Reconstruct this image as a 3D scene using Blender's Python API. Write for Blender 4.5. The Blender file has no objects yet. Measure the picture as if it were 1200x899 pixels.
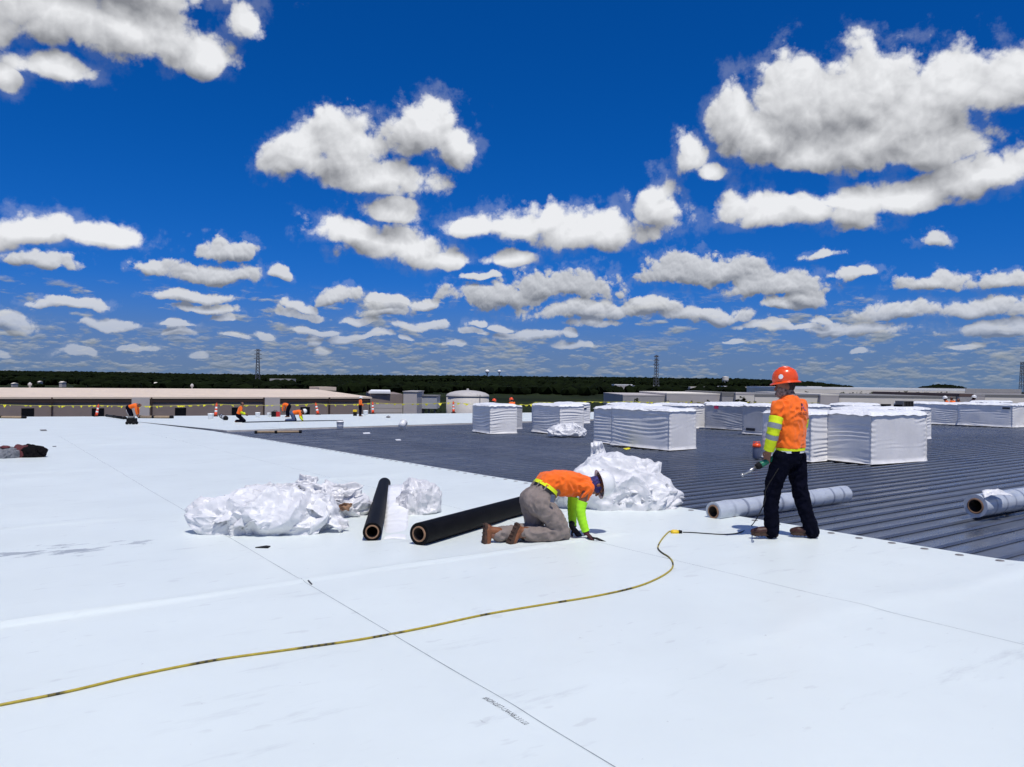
import bpy, bmesh, math, random
import numpy as np
from mathutils import Vector, Matrix, noise

# ------------------------------------------------------------------ camera
scene = bpy.context.scene
FPX = 889.0                                   # focal length in pixels of a 1200 px wide frame
PITCH = -math.atan(1.5 / FPX)
ROLL = math.atan(0.0117)
EYE = 1.62
_F = np.array([0, math.cos(PITCH), math.sin(PITCH)])
_R0 = np.array([1.0, 0, 0])
_U0 = np.cross(_R0, _F)
_R = math.cos(ROLL) * _R0 + math.sin(ROLL) * _U0
_U = -math.sin(ROLL) * _R0 + math.cos(ROLL) * _U0
CAM = np.array([0, 0, EYE])
cd = bpy.data.cameras.new('camera')
cam = bpy.data.objects.new('camera', cd)
scene.collection.objects.link(cam)
cam.matrix_world = Matrix(((_R[0], _U[0], -_F[0], 0), (_R[1], _U[1], -_F[1], 0), (_R[2], _U[2], -_F[2], EYE), (0, 0, 0, 1)))
cd.sensor_width = 36.0
cd.lens = 36.0 * FPX / 1200.0
cd.clip_start = 0.05
cd.clip_end = 30000
scene.camera = cam

# ------------------------------------------------------------------ light
SUN_EL, SUN_AZ = math.radians(68), math.radians(162)      # azimuth clockwise from +Y: high, from the right behind the camera
SKY_STRENGTH = 0.10
sd = bpy.data.lights.new('sun', 'SUN')
sd.energy = 3.6
sd.angle = math.radians(0.53)
sd.color = (1.0, 0.955, 0.89)
sun = bpy.data.objects.new('sun', sd)
scene.collection.objects.link(sun)
_sv = Vector((math.sin(SUN_AZ) * math.cos(SUN_EL), math.cos(SUN_AZ) * math.cos(SUN_EL), math.sin(SUN_EL)))
sun.rotation_euler = _sv.to_track_quat('Z', 'Y').to_euler()
sun.location = (20, 5, 60)
vs = scene.view_settings
vs.view_transform = 'Standard'
vs.look = 'None'
vs.exposure = 0.0
vs.gamma = 1.0
vs.use_curve_mapping = False
scene.cycles.use_denoising = True
scene.cycles.use_adaptive_sampling = True
scene.cycles.adaptive_threshold = 0.015
scene.cycles.adaptive_min_samples = 8
scene.cycles.max_bounces = 6
scene.cycles.diffuse_bounces = 3
scene.cycles.glossy_bounces = 3
scene.cycles.transmission_bounces = 4
scene.cycles.transparent_max_bounces = 6
scene.cycles.sample_clamp_indirect = 4.0

world = bpy.data.worlds.new('World')
scene.world = world
world.use_nodes = True
world.cycles.sampling_method = 'MANUAL'
world.cycles.sample_map_resolution = 512


class NT:
    """small helper for building node trees"""
    def __init__(self, tree):
        self.t = tree

    def n(self, typ, **kw):
        nd = self.t.nodes.new(typ)
        for k, v in kw.items():
            setattr(nd, k, v)
        return nd

    def put(self, sock, v):
        if isinstance(v, bpy.types.NodeSocket):
            self.t.links.new(v, sock)
        elif v is not None:
            sock.default_value = v

    def m(self, op, a, b=None, c=None, clamp=False):
        nd = self.n('ShaderNodeMath', operation=op, use_clamp=clamp)
        for i, v in enumerate((a, b, c)):
            self.put(nd.inputs[i], v)
        return nd.outputs[0]

    def v(self, op, a, b=None, c=None):
        nd = self.n('ShaderNodeVectorMath', operation=op)
        for i, v in enumerate((a, b, c)):
            self.put(nd.inputs[i], v)
        return nd.outputs['Value'] if op in ('LENGTH', 'DOT_PRODUCT', 'DISTANCE') else nd.outputs['Vector']

    def xyz(self, x, y, z):
        nd = self.n('ShaderNodeCombineXYZ')
        for i, v in enumerate((x, y, z)):
            self.put(nd.inputs[i], v)
        return nd.outputs[0]

    def sep(self, v):
        nd = self.n('ShaderNodeSeparateXYZ')
        self.put(nd.inputs[0], v)
        return nd.outputs

    def noise(self, vec, scale, detail=6, rough=0.55, dist=0.0, lac=2.0, col=False, dim='3D'):
        nd = self.n('ShaderNodeTexNoise', noise_dimensions=dim)
        self.put(nd.inputs['Vector'], vec)
        nd.inputs['Scale'].default_value = scale
        nd.inputs['Detail'].default_value = detail
        nd.inputs['Roughness'].default_value = rough
        nd.inputs['Lacunarity'].default_value = lac
        nd.inputs['Distortion'].default_value = dist
        return nd.outputs['Color' if col else 'Fac']

    def voro(self, vec, scale, feature='F1', detail=0, rough=0.5, out='Distance', rand=1.0):
        nd = self.n('ShaderNodeTexVoronoi', feature=feature)
        self.put(nd.inputs['Vector'], vec)
        nd.inputs['Scale'].default_value = scale
        if 'Detail' in nd.inputs:
            nd.inputs['Detail'].default_value = detail
            nd.inputs['Roughness'].default_value = rough
        nd.inputs['Randomness'].default_value = rand
        return nd.outputs[out]

    def map(self, v, a, b, c=0.0, d=1.0, smooth=True):
        nd = self.n('ShaderNodeMapRange', interpolation_type='SMOOTHSTEP' if smooth else 'LINEAR')
        for i, x in enumerate((v, a, b, c, d)):
            self.put(nd.inputs[i], x)
        return nd.outputs[0]

    def mix(self, fac, a, b, blend='MIX'):
        nd = self.n('ShaderNodeMix', data_type='RGBA', blend_type=blend)
        self.put(nd.inputs[0], fac)
        self.put(nd.inputs[6], a)
        self.put(nd.inputs[7], b)
        return nd.outputs[2]


def rgb(r, g, b):
    """sRGB 0-255 to linear RGBA"""
    f = lambda c: (c / 255 / 12.92) if c <= 10 else ((c / 255 + 0.055) / 1.055) ** 2.4
    return (f(r), f(g), f(b), 1.0)
# ------------------------------------------------------------------ sky with cumulus
# each cumulus is a heap of billows: (azimuth, elevation, half width, height up, depth down) of the billows in degrees
def _bil(px, py, rx, ry, down=0.62):
    d = _F + _R * (px - 600) / FPX + _U * (449.5 - py) / FPX
    az = math.degrees(math.atan2(d[0], d[1]))
    el = math.degrees(math.atan2(d[2], math.hypot(d[0], d[1])))
    k = math.degrees(1 / FPX) * (d[1] / np.linalg.norm(d)) ** 1.0
    return (az, el, rx * k, ry * k, ry * k * down)


BIG = [_bil(*q) for q in [
    (60, 22, 120, 62), (165, 42, 95, 56), (232, 68, 48, 34), (286, 30, 30, 27, 0.9), (8, 103, 22, 20, .9), (62, 88, 55, 24), (-50, 20, 90, 70), (130, -30, 160, 60),
    (352, 190, 52, 46), (402, 180, 58, 50), (440, 212, 72, 32), (492, 150, 58, 42, .9), (530, 165, 34, 32, .9), (452, 250, 50, 22), (405, 278, 52, 26), (465, 290, 86, 32, .7), (510, 302, 48, 18),
    (548, 262, 48, 22), (610, 264, 58, 24), (690, 276, 98, 32, .7), (640, 262, 30, 26), (762, 248, 44, 36, .8), (595, 302, 38, 15),
    (868, 145, 40, 54, .9), (898, 158, 60, 50, .8), (1010, 165, 90, 48, .8), (930, 122, 68, 62, .9), (1000, 115, 90, 66), (1060, 140, 110, 70), (1130, 112, 74, 56), (1190, 105, 66, 50), (960, 185, 66, 36), (1080, 170, 86, 40),
    (804, 186, 25, 32, .9), (828, 205, 26, 14), (1165, 202, 54, 32, .8), (1065, 232, 64, 28), (905, 252, 76, 32), (962, 256, 76, 28), (1005, 240, 54, 24),
    (55, 278, 72, 28), (115, 286, 70, 22), (1250, 190, 60, 30), (-30, 284, 50, 24)]]
SMALL = [_bil(*q) for q in [
    (45, 306, 48, 14), (268, 294, 34, 17), (176, 318, 28, 12), (250, 322, 54, 18), (320, 325, 18, 10), (220, 349, 40, 10), (85, 358, 44, 9), (345, 358, 25, 9),
    (395, 348, 28, 14), (450, 366, 38, 14), (262, 374, 15, 7), (357, 386, 25, 6), (403, 398, 30, 7), (490, 384, 34, 8), (555, 388, 24, 8), (640, 338, 56, 28), (672, 340, 62, 28),
    (590, 348, 74, 22), (690, 366, 90, 16), (800, 322, 64, 25), (842, 318, 56, 22), (885, 335, 46, 22), (940, 352, 40, 20), (922, 336, 54, 20), (762, 362, 52, 15),
    (830, 372, 60, 14), (1105, 330, 48, 16), (1180, 332, 52, 18), (1010, 388, 70, 13), (1062, 366, 66, 18), (1150, 366, 64, 18), (10, 380, 36, 16), (130, 382, 30, 10),
    (620, 392, 40, 10), (980, 384, 50, 12), (1170, 388, 60, 14), (500, 360, 24, 9), (960, 300, 26, 9), (1095, 285, 24, 13), (1000, 322, 30, 9), (665, 404, 34, 7), (560, 322, 22, 7)]]
_rq = random.Random(17)
for _i in range(39):        # the lowest, smallest heaps in the distance
    _y = 352 + 64 * _rq.random() ** .8
    _k = 1.25 - (_y - 352) / 110
    SMALL.append(_bil(_rq.uniform(-30, 1230), _y, _rq.uniform(13, 34) * _k, _rq.uniform(4.5, 9.5) * _k, .6))

wt = NT(world.node_tree)
world.node_tree.nodes.clear()


def heap_group(name, bil):
    """node group: (u, v) in degrees -> 1 inside the heart of a heap, 0 at its rim, negative outside"""
    g = bpy.data.node_groups.new(name, 'ShaderNodeTree')
    g.interface.new_socket('P', in_out='INPUT', socket_type='NodeSocketVector')
    g.interface.new_socket('D', in_out='OUTPUT', socket_type='NodeSocketFloat')
    k = NT(g)
    gi, go = k.n('NodeGroupInput'), k.n('NodeGroupOutput')
    s = k.sep(gi.outputs[0])
    u, v = k.xyz(s[0], s[0], s[0]), k.xyz(s[1], s[1], s[1])
    acc = None
    bil = list(bil)
    while len(bil) % 3:
        bil.append(bil[-1])
    for i in range(0, len(bil), 3):
        A, B, Cc = bil[i:i + 3]
        t3 = lambda j, fn=lambda x: x: (fn(A[j]), fn(B[j]), fn(Cc[j]))
        inv = lambda x: 1.0 / x
        dx = k.v('MULTIPLY', k.v('SUBTRACT', u, t3(0)), t3(2, inv))
        dv = k.v('SUBTRACT', v, t3(1))
        dy = k.v('MAXIMUM', k.v('MULTIPLY', dv, t3(3, inv)), k.v('MULTIPLY', dv, t3(4, lambda x: -1.0 / x)))
        r2 = k.v('MULTIPLY_ADD', dx, dx, k.v('MULTIPLY', dy, dy))
        acc = r2 if acc is None else k.v('MINIMUM', acc, r2)
    s = k.sep(acc)
    r = k.m('MINIMUM', k.m('MINIMUM', s[0], s[1]), s[2])
    g.links.new(k.m('SUBTRACT', 1.0, k.m('SQRT', r)), go.inputs[0])
    return g


gB, gS = heap_group('heaps_large', BIG), heap_group('heaps_small', SMALL)
tc = wt.n('ShaderNodeTexCoord')
D = wt.v('NORMALIZE', tc.outputs['Generated'])
ds = wt.sep(D)
az = wt.m('DEGREES', wt.m('ARCTAN2', ds[0], ds[1]))
# the heaps in view go on round the horizon, mirrored every 36 degrees
azm = wt.m('SUBTRACT', wt.m('PINGPONG', wt.m('ADD', az, 468.0), 72.0), 36.0)
el = wt.m('DEGREES', wt.m('ARCSINE', ds[2]))
P = wt.xyz(azm, el, 0.0)


def group(g, p):
    nd = wt.n('ShaderNodeGroup')
    nd.node_tree = g
    wt.put(nd.inputs[0], p)
    return nd.outputs[0]


def billow(o, sc, octs):
    acc, amp, tot = None, 1.0, 0.0
    for i in range(octs):
        n = wt.noise(wt.v('ADD', o, (i * 1.7, i * 3.1, i * 2.3)) if i else o, sc * 2.13 ** i, 0)
        t = wt.m('MULTIPLY', wt.m('ABSOLUTE', wt.m('SUBTRACT', n, .5)), 3.2 * amp)
        acc = t if acc is None else wt.m('ADD', acc, t)
        tot += amp
        amp *= .52
    return wt.m('MULTIPLY', acc, 1 / tot)


def cloud_layer(g, wscale, wamp, nscale, namp, wispy, lift, edge, seed, dark, bright, kg=1.1, kn=1.3, kd=.14):
    off = wt.v('ADD', D, (seed, seed * .37, seed * .71))
    w = wt.v('SUBTRACT', wt.noise(off, wscale, 2, .55, col=True), (0.5, 0.5, 0.5))
    pw = wt.v('MULTIPLY_ADD', w, (wamp * 1.3, wamp * 0.8, 0), P)
    base = wt.m('MAXIMUM', group(g, pw), -1.5)
    up = wt.m('MAXIMUM', group(g, wt.v('ADD', pw, (0.25 * lift, lift, 0))), -1.5)
    r = math.radians(1)

    n0 = billow(off, nscale, 5)
    n1 = billow(wt.v('ADD', off, (0.3 * lift * r * .35, 0, lift * r * .35)), nscale, 4)
    wisp = wt.noise(off, nscale * 2.2, 5, .62)
    dens = wt.m('ADD', wt.m('MULTIPLY_ADD', wt.m('SUBTRACT', n0, .36), namp, wt.m('SUBTRACT', base, .06)), wt.m('MULTIPLY', wt.m('SUBTRACT', wisp, .5), wispy))
    alpha = wt.map(dens, -edge * .35, edge)
    veil = wt.m('MULTIPLY', wt.map(wt.m('MULTIPLY_ADD', wt.m('SUBTRACT', wisp, .5), 3.4, base), -.25, .40), .14)
    alpha = wt.m('MAXIMUM', alpha, veil)
    # light falls from above: billow tops bright, undersides grey, the deep heart of a heap greyer than its rim
    grad = wt.m('SUBTRACT', base, up)
    lit = wt.m('ADD', wt.m('MULTIPLY', grad, kg), wt.m('MULTIPLY', wt.m('SUBTRACT', n0, n1), kn))
    lit = wt.m('SUBTRACT', lit, wt.m('MULTIPLY', wt.m('MAXIMUM', dens, 0.0), kd))
    lit = wt.map(lit, -.72, .62, 0, 1, smooth=False)
    return alpha, wt.mix(lit, dark, bright), dens


sky = wt.n('ShaderNodeTexSky', sky_type='NISHITA')
sky.sun_disc = False
sky.sun_elevation = SUN_EL
sky.sun_rotation = SUN_AZ
sky.altitude = 200
sky.air_density = 1.0
sky.dust_density = 0.25
sky.ozone_density = 3.0
sc_ = wt.sep(sky.outputs[0])
# deepen the blue the way the photograph's processing does: one power curve per channel over the whole sky
chan = lambda i, k, g: wt.m('MULTIPLY', wt.m('POWER', wt.m('MULTIPLY', sc_[i], 0.1), g), k / SKY_STRENGTH)
blue = wt.xyz(chan(0, .46, 2.8), chan(1, .305, .92), chan(2, .86, .96))

# far clouds near the horizon: a noise seen in perspective on a high plane
S10 = 1.0 / SKY_STRENGTH
wht = lambda k, c=(1, 1, 1): (c[0] * k * S10, c[1] * k * S10, c[2] * k * S10, 1)


def far_layer(seed, sc, thr, lo, hi):
    o = wt.v('MULTIPLY', wt.v('ADD', D, (seed, seed * 1.3, 0)), (1.0, 1.0, 3.6))
    a = wt.noise(o, sc, 5, .60)
    big = wt.noise(o, sc * .22, 1, .5)
    d = wt.m('ADD', a, wt.m('MULTIPLY', wt.m('SUBTRACT', big, .5), .5))
    band = wt.m('MULTIPLY', wt.map(el, lo - .8, lo + .4), wt.map(el, hi + 1.5, hi))
    al = wt.m('MULTIPLY', wt.map(d, thr, thr + .15), band)
    b = wt.noise(wt.v('ADD', o, (0, 0, .30 / sc)), sc, 3, .60)
    lit = wt.map(wt.m('SUBTRACT', a, b), -.16, .18, 0, 1, smooth=False)
    return al, wt.mix(lit, wht(.19, (.80, .98, 1.14)), wht(.50, (.94, .99, 1.04)))


# pale air low over the land
col = wt.mix(wt.m('MULTIPLY', wt.map(el, 7.5, -.5), .85), blue, wht(1.0, (.115, .205, .345)))
a, c = far_layer(3.1, 48, .47, 0.4, 2.6)
col = wt.mix(wt.m('MULTIPLY', a, .5), col, c)
a, c = far_layer(1.7, 26, .52, 2.0, 5.5)
col = wt.mix(wt.m('MULTIPLY', a, .75), col, c)
a, c, d = cloud_layer(gS, 16, 2.4, 26, .9, 1.0, .55, .24, 7.3, wht(.22, (.92, .98, 1.09)), wht(.72, (.97, .99, 1.03)), kg=1.25, kd=.25)
col = wt.mix(wt.m('MULTIPLY', a, wt.map(el, .6, 6.5, .40, .94)), col, c)
a, c, d = cloud_layer(gB, 7.5, 3.6, 12, 1.0, 1.1, 1.6, .26, 2.9, wht(.26, (.95, .98, 1.06)), wht(.88, (.98, .99, 1.01)))
col = wt.mix(wt.m('MULTIPLY', a, .97), col, c)
bg = wt.n('ShaderNodeBackground')
wt.put(bg.inputs['Color'], col)
bg.inputs['Strength'].default_value = SKY_STRENGTH
wo = wt.n('ShaderNodeOutputWorld')
world.node_tree.links.new(bg.outputs[0], wo.inputs[0])
# ------------------------------------------------------------------ helpers
col_ = scene.collection
RNG = random.Random(5)
SX, SY = -0.56704, 0.82369            # downslope run of the membrane sheets
NX, NY = 0.82369, 0.56704             # across them, along the metal ribs
RA, RB = -0.0158, 0.0138
RC = RA * 2.95 + RB * 8.05
HINGE, HSLOPE = 33.3, 0.010


def ns(x, y):
    return x * NX + y * NY, x * SX + y * SY


def xy(n, s):
    return n * NX + s * SX, n * NY + s * SY


def pz(x, y):
    """height of the roof surface"""
    return RC - (RA * x + RB * y) - HSLOPE * max(0.0, x * SX + y * SY - HINGE)


def pzn(n, s):
    x, y = xy(n, s)
    return pz(x, y)


def ray(px, py):
    return _F + _R * (px - 600) / FPX + _U * (449.5 - py) / FPX


def rp(px, py, h=0.0):
    """point of the roof (or h above it) behind a point of the picture"""
    d = ray(px, py)
    t = (RC + h - EYE) / (d[2] + RA * d[0] + RB * d[1])
    for _ in range(30):
        p = CAM + t * d
        e = pz(p[0], p[1]) + h - p[2]
        t += e / (d[2] + RA * d[0] + RB * d[1] + 1e-9) * .8
    return Vector(CAM + t * d)


def W(px, py, Y):
    d = ray(px, py)
    return Vector(CAM + d * (Y / d[1]))


def rs(px, py):
    p = rp(px, py)
    return ns(p.x, p.y)


def mesh(name, verts, faces, smooth=False, mats=None, fm=None):
    me = bpy.data.meshes.new(name)
    me.from_pydata([tuple(v) for v in verts], [], faces)
    for m_ in (mats or []):
        me.materials.append(m_)
    if fm is not None:
        me.polygons.foreach_set('material_index', fm)
    if smooth:
        me.polygons.foreach_set('use_smooth', [True] * len(me.polygons))
    me.update()
    return me


def obj(name, me, mt=None, parent=None, loc=None, rot=None):
    o = bpy.data.objects.new(name, me)
    col_.objects.link(o)
    if mt is not None and me is not None:
        if not me.materials:
            me.materials.append(mt)
    if parent is not None:
        o.parent = parent
    if loc is not None:
        o.location = loc
    if rot is not None:
        o.rotation_euler = rot
    return o


def tag(o, label=None, cat=None, group=None, kind=None):
    for k_, v_ in (('label', label), ('category', cat), ('group', group), ('kind', kind)):
        if v_:
            o[k_] = v_
    return o


def thing(name, label, cat, loc=(0, 0, 0), rz=0.0, group=None):
    o = bpy.data.objects.new(name, None)
    o.empty_display_size = .2
    col_.objects.link(o)
    o.location = loc
    o.rotation_euler = (0, 0, rz)
    return tag(o, label, cat, group)


class MB:
    """collects shapes for one mesh"""
    def __init__(self):
        self.v, self.f = [], []

    def add(self, v, f):
        k = len(self.v)
        self.v += [tuple(p) for p in v]
        self.f += [tuple(i + k for i in q) for q in f]
        return self

    def box(self, x0, x1, y0, y1, z0, z1):
        v = [(x, y, z) for z in (z0, z1) for y in (y0, y1) for x in (x0, x1)]
        return self.add(v, [(0, 2, 3, 1), (4, 5, 7, 6), (0, 1, 5, 4), (2, 6, 7, 3), (0, 4, 6, 2), (1, 3, 7, 5)])

    def bar(self, p, q, r, r2=None):
        p, q = Vector(p), Vector(q)
        return self.tube([p, q], [r, r2 or r], 4)

    def tube(self, path, rad, seg=10, caps=True, squash=None, up=None, round_ends=False):
        path = [Vector(p) for p in path]
        rad = [rad] * len(path) if isinstance(rad, (int, float)) else list(rad)
        if round_ends:
            a = (path[0] - path[1]).normalized()
            b = (path[-1] - path[-2]).normalized()
            r0, r1 = rad[0], rad[-1]
            path = [path[0] + a * r0 * t for t in (.98, .8, .45)] + path + [path[-1] + b * r1 * t for t in (.45, .8, .98)]
            rad = [r0 * t for t in (.2, .6, .9)] + rad + [r1 * t for t in (.9, .6, .2)]
        k0 = len(self.v)
        u = Vector(up) if up is not None else None
        n = len(path)
        for i, p in enumerate(path):
            t = (path[min(i + 1, n - 1)] - path[max(i - 1, 0)]).normalized()
            if u is None:
                u = t.orthogonal().normalized()
            u = (u - t * u.dot(t))
            u = u.normalized() if u.length > 1e-6 else t.orthogonal().normalized()
            w = t.cross(u)
            r = rad[i]
            sx, sy = squash if squash else (1, 1)
            if isinstance(r, (tuple, list)):
                sx, sy, r = r[0], r[1], 1.0
            for j in range(seg):
                a = 2 * math.pi * (j + .5) / seg
                self.v.append(tuple(p + u * (math.cos(a) * r * sx) + w * (math.sin(a) * r * sy)))
        for i in range(n - 1):
            for j in range(seg):
                a, b = k0 + i * seg + j, k0 + i * seg + (j + 1) % seg
                self.f.append((a, b, b + seg, a + seg))
        if caps:
            self.f.append(tuple(k0 + j for j in reversed(range(seg))))
            self.f.append(tuple(k0 + (n - 1) * seg + j for j in range(seg)))
        return self

    def lathe(self, prof, seg=20, c=(0, 0, 0), cap=True):
        k0 = len(self.v)
        for r, z in prof:
            for j in range(seg):
                a = 2 * math.pi * j / seg
                self.v.append((c[0] + r * math.cos(a), c[1] + r * math.sin(a), c[2] + z))
        for i in range(len(prof) - 1):
            for j in range(seg):
                a, b = k0 + i * seg + j, k0 + i * seg + (j + 1) % seg
                self.f.append((a, b, b + seg, a + seg))
        if cap:
            self.f.append(tuple(k0 + j for j in reversed(range(seg))))
            self.f.append(tuple(k0 + (len(prof) - 1) * seg + j for j in range(seg)))
        return self

    def ell(self, c, r, seg=16, rings=10, M=None):
        v, f = [], []
        for i in range(rings + 1):
            th = math.pi * (i + 1e-3) / (rings + 2e-3)
            for j in range(seg):
                a = 2 * math.pi * j / seg
                p = Vector((r[0] * math.sin(th) * math.cos(a), r[1] * math.sin(th) * math.sin(a), r[2] * math.cos(th)))
                if M is not None:
                    p = M @ p
                v.append(tuple(p + Vector(c)))
        for i in range(rings):
            for j in range(seg):
                a, b = i * seg + j, i * seg + (j + 1) % seg
                f.append((a, a + seg, b + seg, b))
        f.append(tuple(range(seg)))
        f.append(tuple(reversed(range(rings * seg, rings * seg + seg))))
        return self.add(v, f)

    def me(self, name, smooth=False):
        return mesh(name, self.v, self.f, smooth)

    def build(self, name, mt, parent=None, smooth=False, loc=None, rot=None, bevel=0):
        me = self.me(name, smooth)
        if bevel:
            bm = bmesh.new()
            bm.from_mesh(me)
            bmesh.ops.remove_doubles(bm, verts=bm.verts, dist=1e-5)
            bmesh.ops.bevel(bm, geom=bm.edges[:], offset=bevel, segments=2, affect='EDGES', profile=.6)
            bm.to_mesh(me)
            bm.free()
        return obj(name, me, mt, parent, loc, rot)


def fuse(name, mb, voxel, smooth_it, mt, parent, post=None):
    """one continuous skin round overlapping shapes"""
    me = mesh(name, mb.v, mb.f)
    o = bpy.data.objects.new('tmp', me)
    col_.objects.link(o)
    m1 = o.modifiers.new('r', 'REMESH')
    m1.mode = 'VOXEL'
    m1.voxel_size = voxel
    m2 = o.modifiers.new('s', 'SMOOTH')
    m2.iterations = smooth_it
    m2.factor = .5
    dg = bpy.context.evaluated_depsgraph_get()
    out = bpy.data.meshes.new_from_object(o.evaluated_get(dg), depsgraph=dg)
    bpy.data.objects.remove(o)
    bpy.data.meshes.remove(me)
    out.name = name
    out.materials.clear()
    out.polygons.foreach_set('use_smooth', [True] * len(out.polygons))
    if post:
        nv = [v.normal.copy() for v in out.vertices]
        for v, nn in zip(out.vertices, nv):
            v.co += nn * post(v.co, nn)
        out.update()
    return obj(name, out, mt, parent)


# ------------------------------------------------------------------ materials
def mat(name, c, rough=.6, var=.15, vscale=6.0, bump=0.0, bscale=30.0, metal=0.0, spec=.5, c2=None, coat=0.0, sheen=0.0, bdet=4, transl=0.0):
    m_ = bpy.data.materials.new(name)
    m_.use_nodes = True
    t = m_.node_tree
    k = NT(t)
    bs = t.nodes['Principled BSDF']
    if len(c) == 3:
        c = (*c, 1)
    tcn = k.n('ShaderNodeTexCoord')
    nz = k.noise(tcn.outputs['Object'], vscale, 5, .6)
    f_ = k.map(nz, .3, .7, 0, 1, smooth=False)
    lo = tuple(x * (1 - var) for x in c[:3]) + (1,)
    hi = (tuple(c2) + (1,))[:4] if c2 else tuple(min(1, x * (1 + var)) for x in c[:3]) + (1,)
    cc = k.mix(f_, lo, hi)
    k.put(bs.inputs['Base Color'], cc)
    bs.inputs['Roughness'].default_value = rough
    bs.inputs['Metallic'].default_value = metal
    bs.inputs['Specular IOR Level'].default_value = spec
    bs.inputs['Coat Weight'].default_value = coat
    bs.inputs['Sheen Weight'].default_value = sheen
    if bump:
        b_ = k.n('ShaderNodeBump')
        b_.inputs['Strength'].default_value = min(1, bump)
        b_.inputs['Distance'].default_value = .01
        k.put(b_.inputs['Height'], k.noise(tcn.outputs['Object'], bscale, bdet, .6))
        k.put(bs.inputs['Normal'], b_.outputs[0])
    m_['nt'] = 1
    return m_


def tint(m_, fn):
    """rebuild a material's base colour: fn(k, base socket, world position) -> colour socket"""
    t = m_.node_tree
    k = NT(t)
    bs = t.nodes['Principled BSDF']
    base = bs.inputs['Base Color'].links[0].from_socket
    pos = k.n('ShaderNodeNewGeometry').outputs['Position']
    k.put(bs.inputs['Base Color'], fn(k, base, pos))
    return m_


M = {}
M['membrane'] = mat('white_membrane', (.715, .777, .755), .42, .035, .7, .12, 9, spec=.4)
M['slab'] = mat('insulation_board', (.55, .52, .48), .9, .2, 3)
M['metal'] = mat('coated_steel', (.125, .145, .185), .24, .20, .6, .04, 5, metal=.45, spec=.6)
M['rib'] = mat('coated_steel_rib', (.125, .145, .185), .24, .20, .6, metal=.45, spec=.6)
M['wrap'] = mat('white_stretch_wrap', (.85, .835, .81), .3, .06, 2.0, .25, 14, spec=.55)
M['wrap_top'] = mat('white_wrap_top', (.86, .87, .88), .35, .05, 2.0, .4, 12, spec=.5)
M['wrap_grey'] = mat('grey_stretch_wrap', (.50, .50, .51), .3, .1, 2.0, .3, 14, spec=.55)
M['bag'] = mat('white_plastic_sheet', (.70, .705, .72), .48, .05, 3.0, .35, 9, spec=.55)
M['core'] = mat('cardboard_core', (.27, .155, .09), .85, .2, 20)
M['core_shade'] = mat('core_inside_shade', (.022, .014, .010), .9, .2, 20)  # cardboard bore darkened in its colour to stand for shade inside the tube
M['blackroll'] = mat('black_membrane', (.0045, .0045, .0055), .6, .3, 5, .2, 30, spec=.10)
M['black'] = mat('black_rubber', (.009, .009, .010), .75, .2, 8, spec=.15)
M['dark'] = mat('dark_void', (.004, .004, .005), .9, .1, 8)
M['orange'] = mat('orange_jersey', (.95, .155, .010), .8, .10, 7, .45, 22, spec=.25, sheen=.2)
M['lime'] = mat('lime_fabric', (.40, .86, .03), .8, .08, 8, .1, 70, spec=.25)
M['yellow_fab'] = mat('yellow_lime_fabric', (.72, .84, .02), .8, .08, 8, .1, 70, spec=.25)
M['reflect'] = mat('grey_reflective_tape', (.24, .26, .29), .35, .1, 12, spec=.5)
M['navy'] = mat('dark_navy_cloth', (.0025, .003, .009), .9, .3, 9, .4, 24, spec=.06)
M['khaki'] = mat('taupe_work_cloth', (.235, .195, .175), .88, .16, 8, .5, 24, spec=.2)
M['jeans'] = mat('blue_denim', (.06, .085, .17), .88, .2, 9)
M['boot'] = mat('brown_leather', (.19, .065, .022), .6, .35, 14, .2, 40)
M['redboot'] = mat('reddish_leather', (.045, .012, .008), .55, .3, 14)
M['sole'] = mat('boot_sole', (.06, .030, .018), .8, .4, 26, .4, 50)
M['skin'] = mat('skin', (.20, .085, .050), .55, .12, 12)
M['hat_or'] = mat('orange_hat_plastic', (.86, .085, .012), .25, .04, 5, spec=.5, coat=.2)
M['hat_wh'] = mat('white_hat_plastic', (.80, .80, .79), .28, .04, 5, spec=.5, coat=.2)
M['hat_bl'] = mat('navy_cap', (.015, .02, .09), .5, .1, 5)
M['hair'] = mat('dark_hair', (.012, .009, .008), .7, .3, 40, .4, 80)
M['gaiter'] = mat('patterned_scarf', (.05, .03, .028), .85, .3, 38, c2=(.34, .27, .24))
M['bandana'] = mat('purple_bandana', (.012, .010, .03), .85, .3, 40, c2=(.05, .045, .24))
M['glove'] = mat('dark_red_glove', (.055, .012, .014), .8, .4, 20)
M['glove_dk'] = mat('dark_glove', (.014, .012, .014), .8, .4, 20)
M['belt'] = mat('black_belt', (.008, .008, .009), .5, .2, 20)
M['tool_green'] = mat('green_tool_plastic', (.01, .16, .085), .4, .1, 20)
M['steel'] = mat('brushed_steel', (.42, .42, .43), .35, .1, 20, metal=.9)
M['cone_or'] = mat('orange_cone_plastic', (.80, .07, .015), .5, .1, 10)
M['cone_wh'] = mat('white_cone_band', (.82, .82, .82), .4, .06, 10)
M['flag'] = mat('yellow_flag', (.80, .72, .02), .6, .1, 20)
M['rope'] = mat('yellow_rope', (.55, .52, .10), .7, .2, 30)
M['bucket'] = mat('white_bucket', (.78, .79, .80), .4, .06, 12)
M['bluegrey'] = mat('blue_grey_jug', (.10, .12, .19), .4, .1, 10)
M['red'] = mat('red_plastic', (.50, .02, .02), .4, .15, 10)
M['pink'] = mat('pink_tag', (.75, .03, .12), .5, .1, 10)
M['duffel'] = mat('black_duffel_cloth', (.006, .005, .006), .9, .4, 10, .3, 30, spec=.1)
M['maroon'] = mat('maroon_cloth', (.10, .022, .026), .85, .4, 9, .3, 30)
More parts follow.
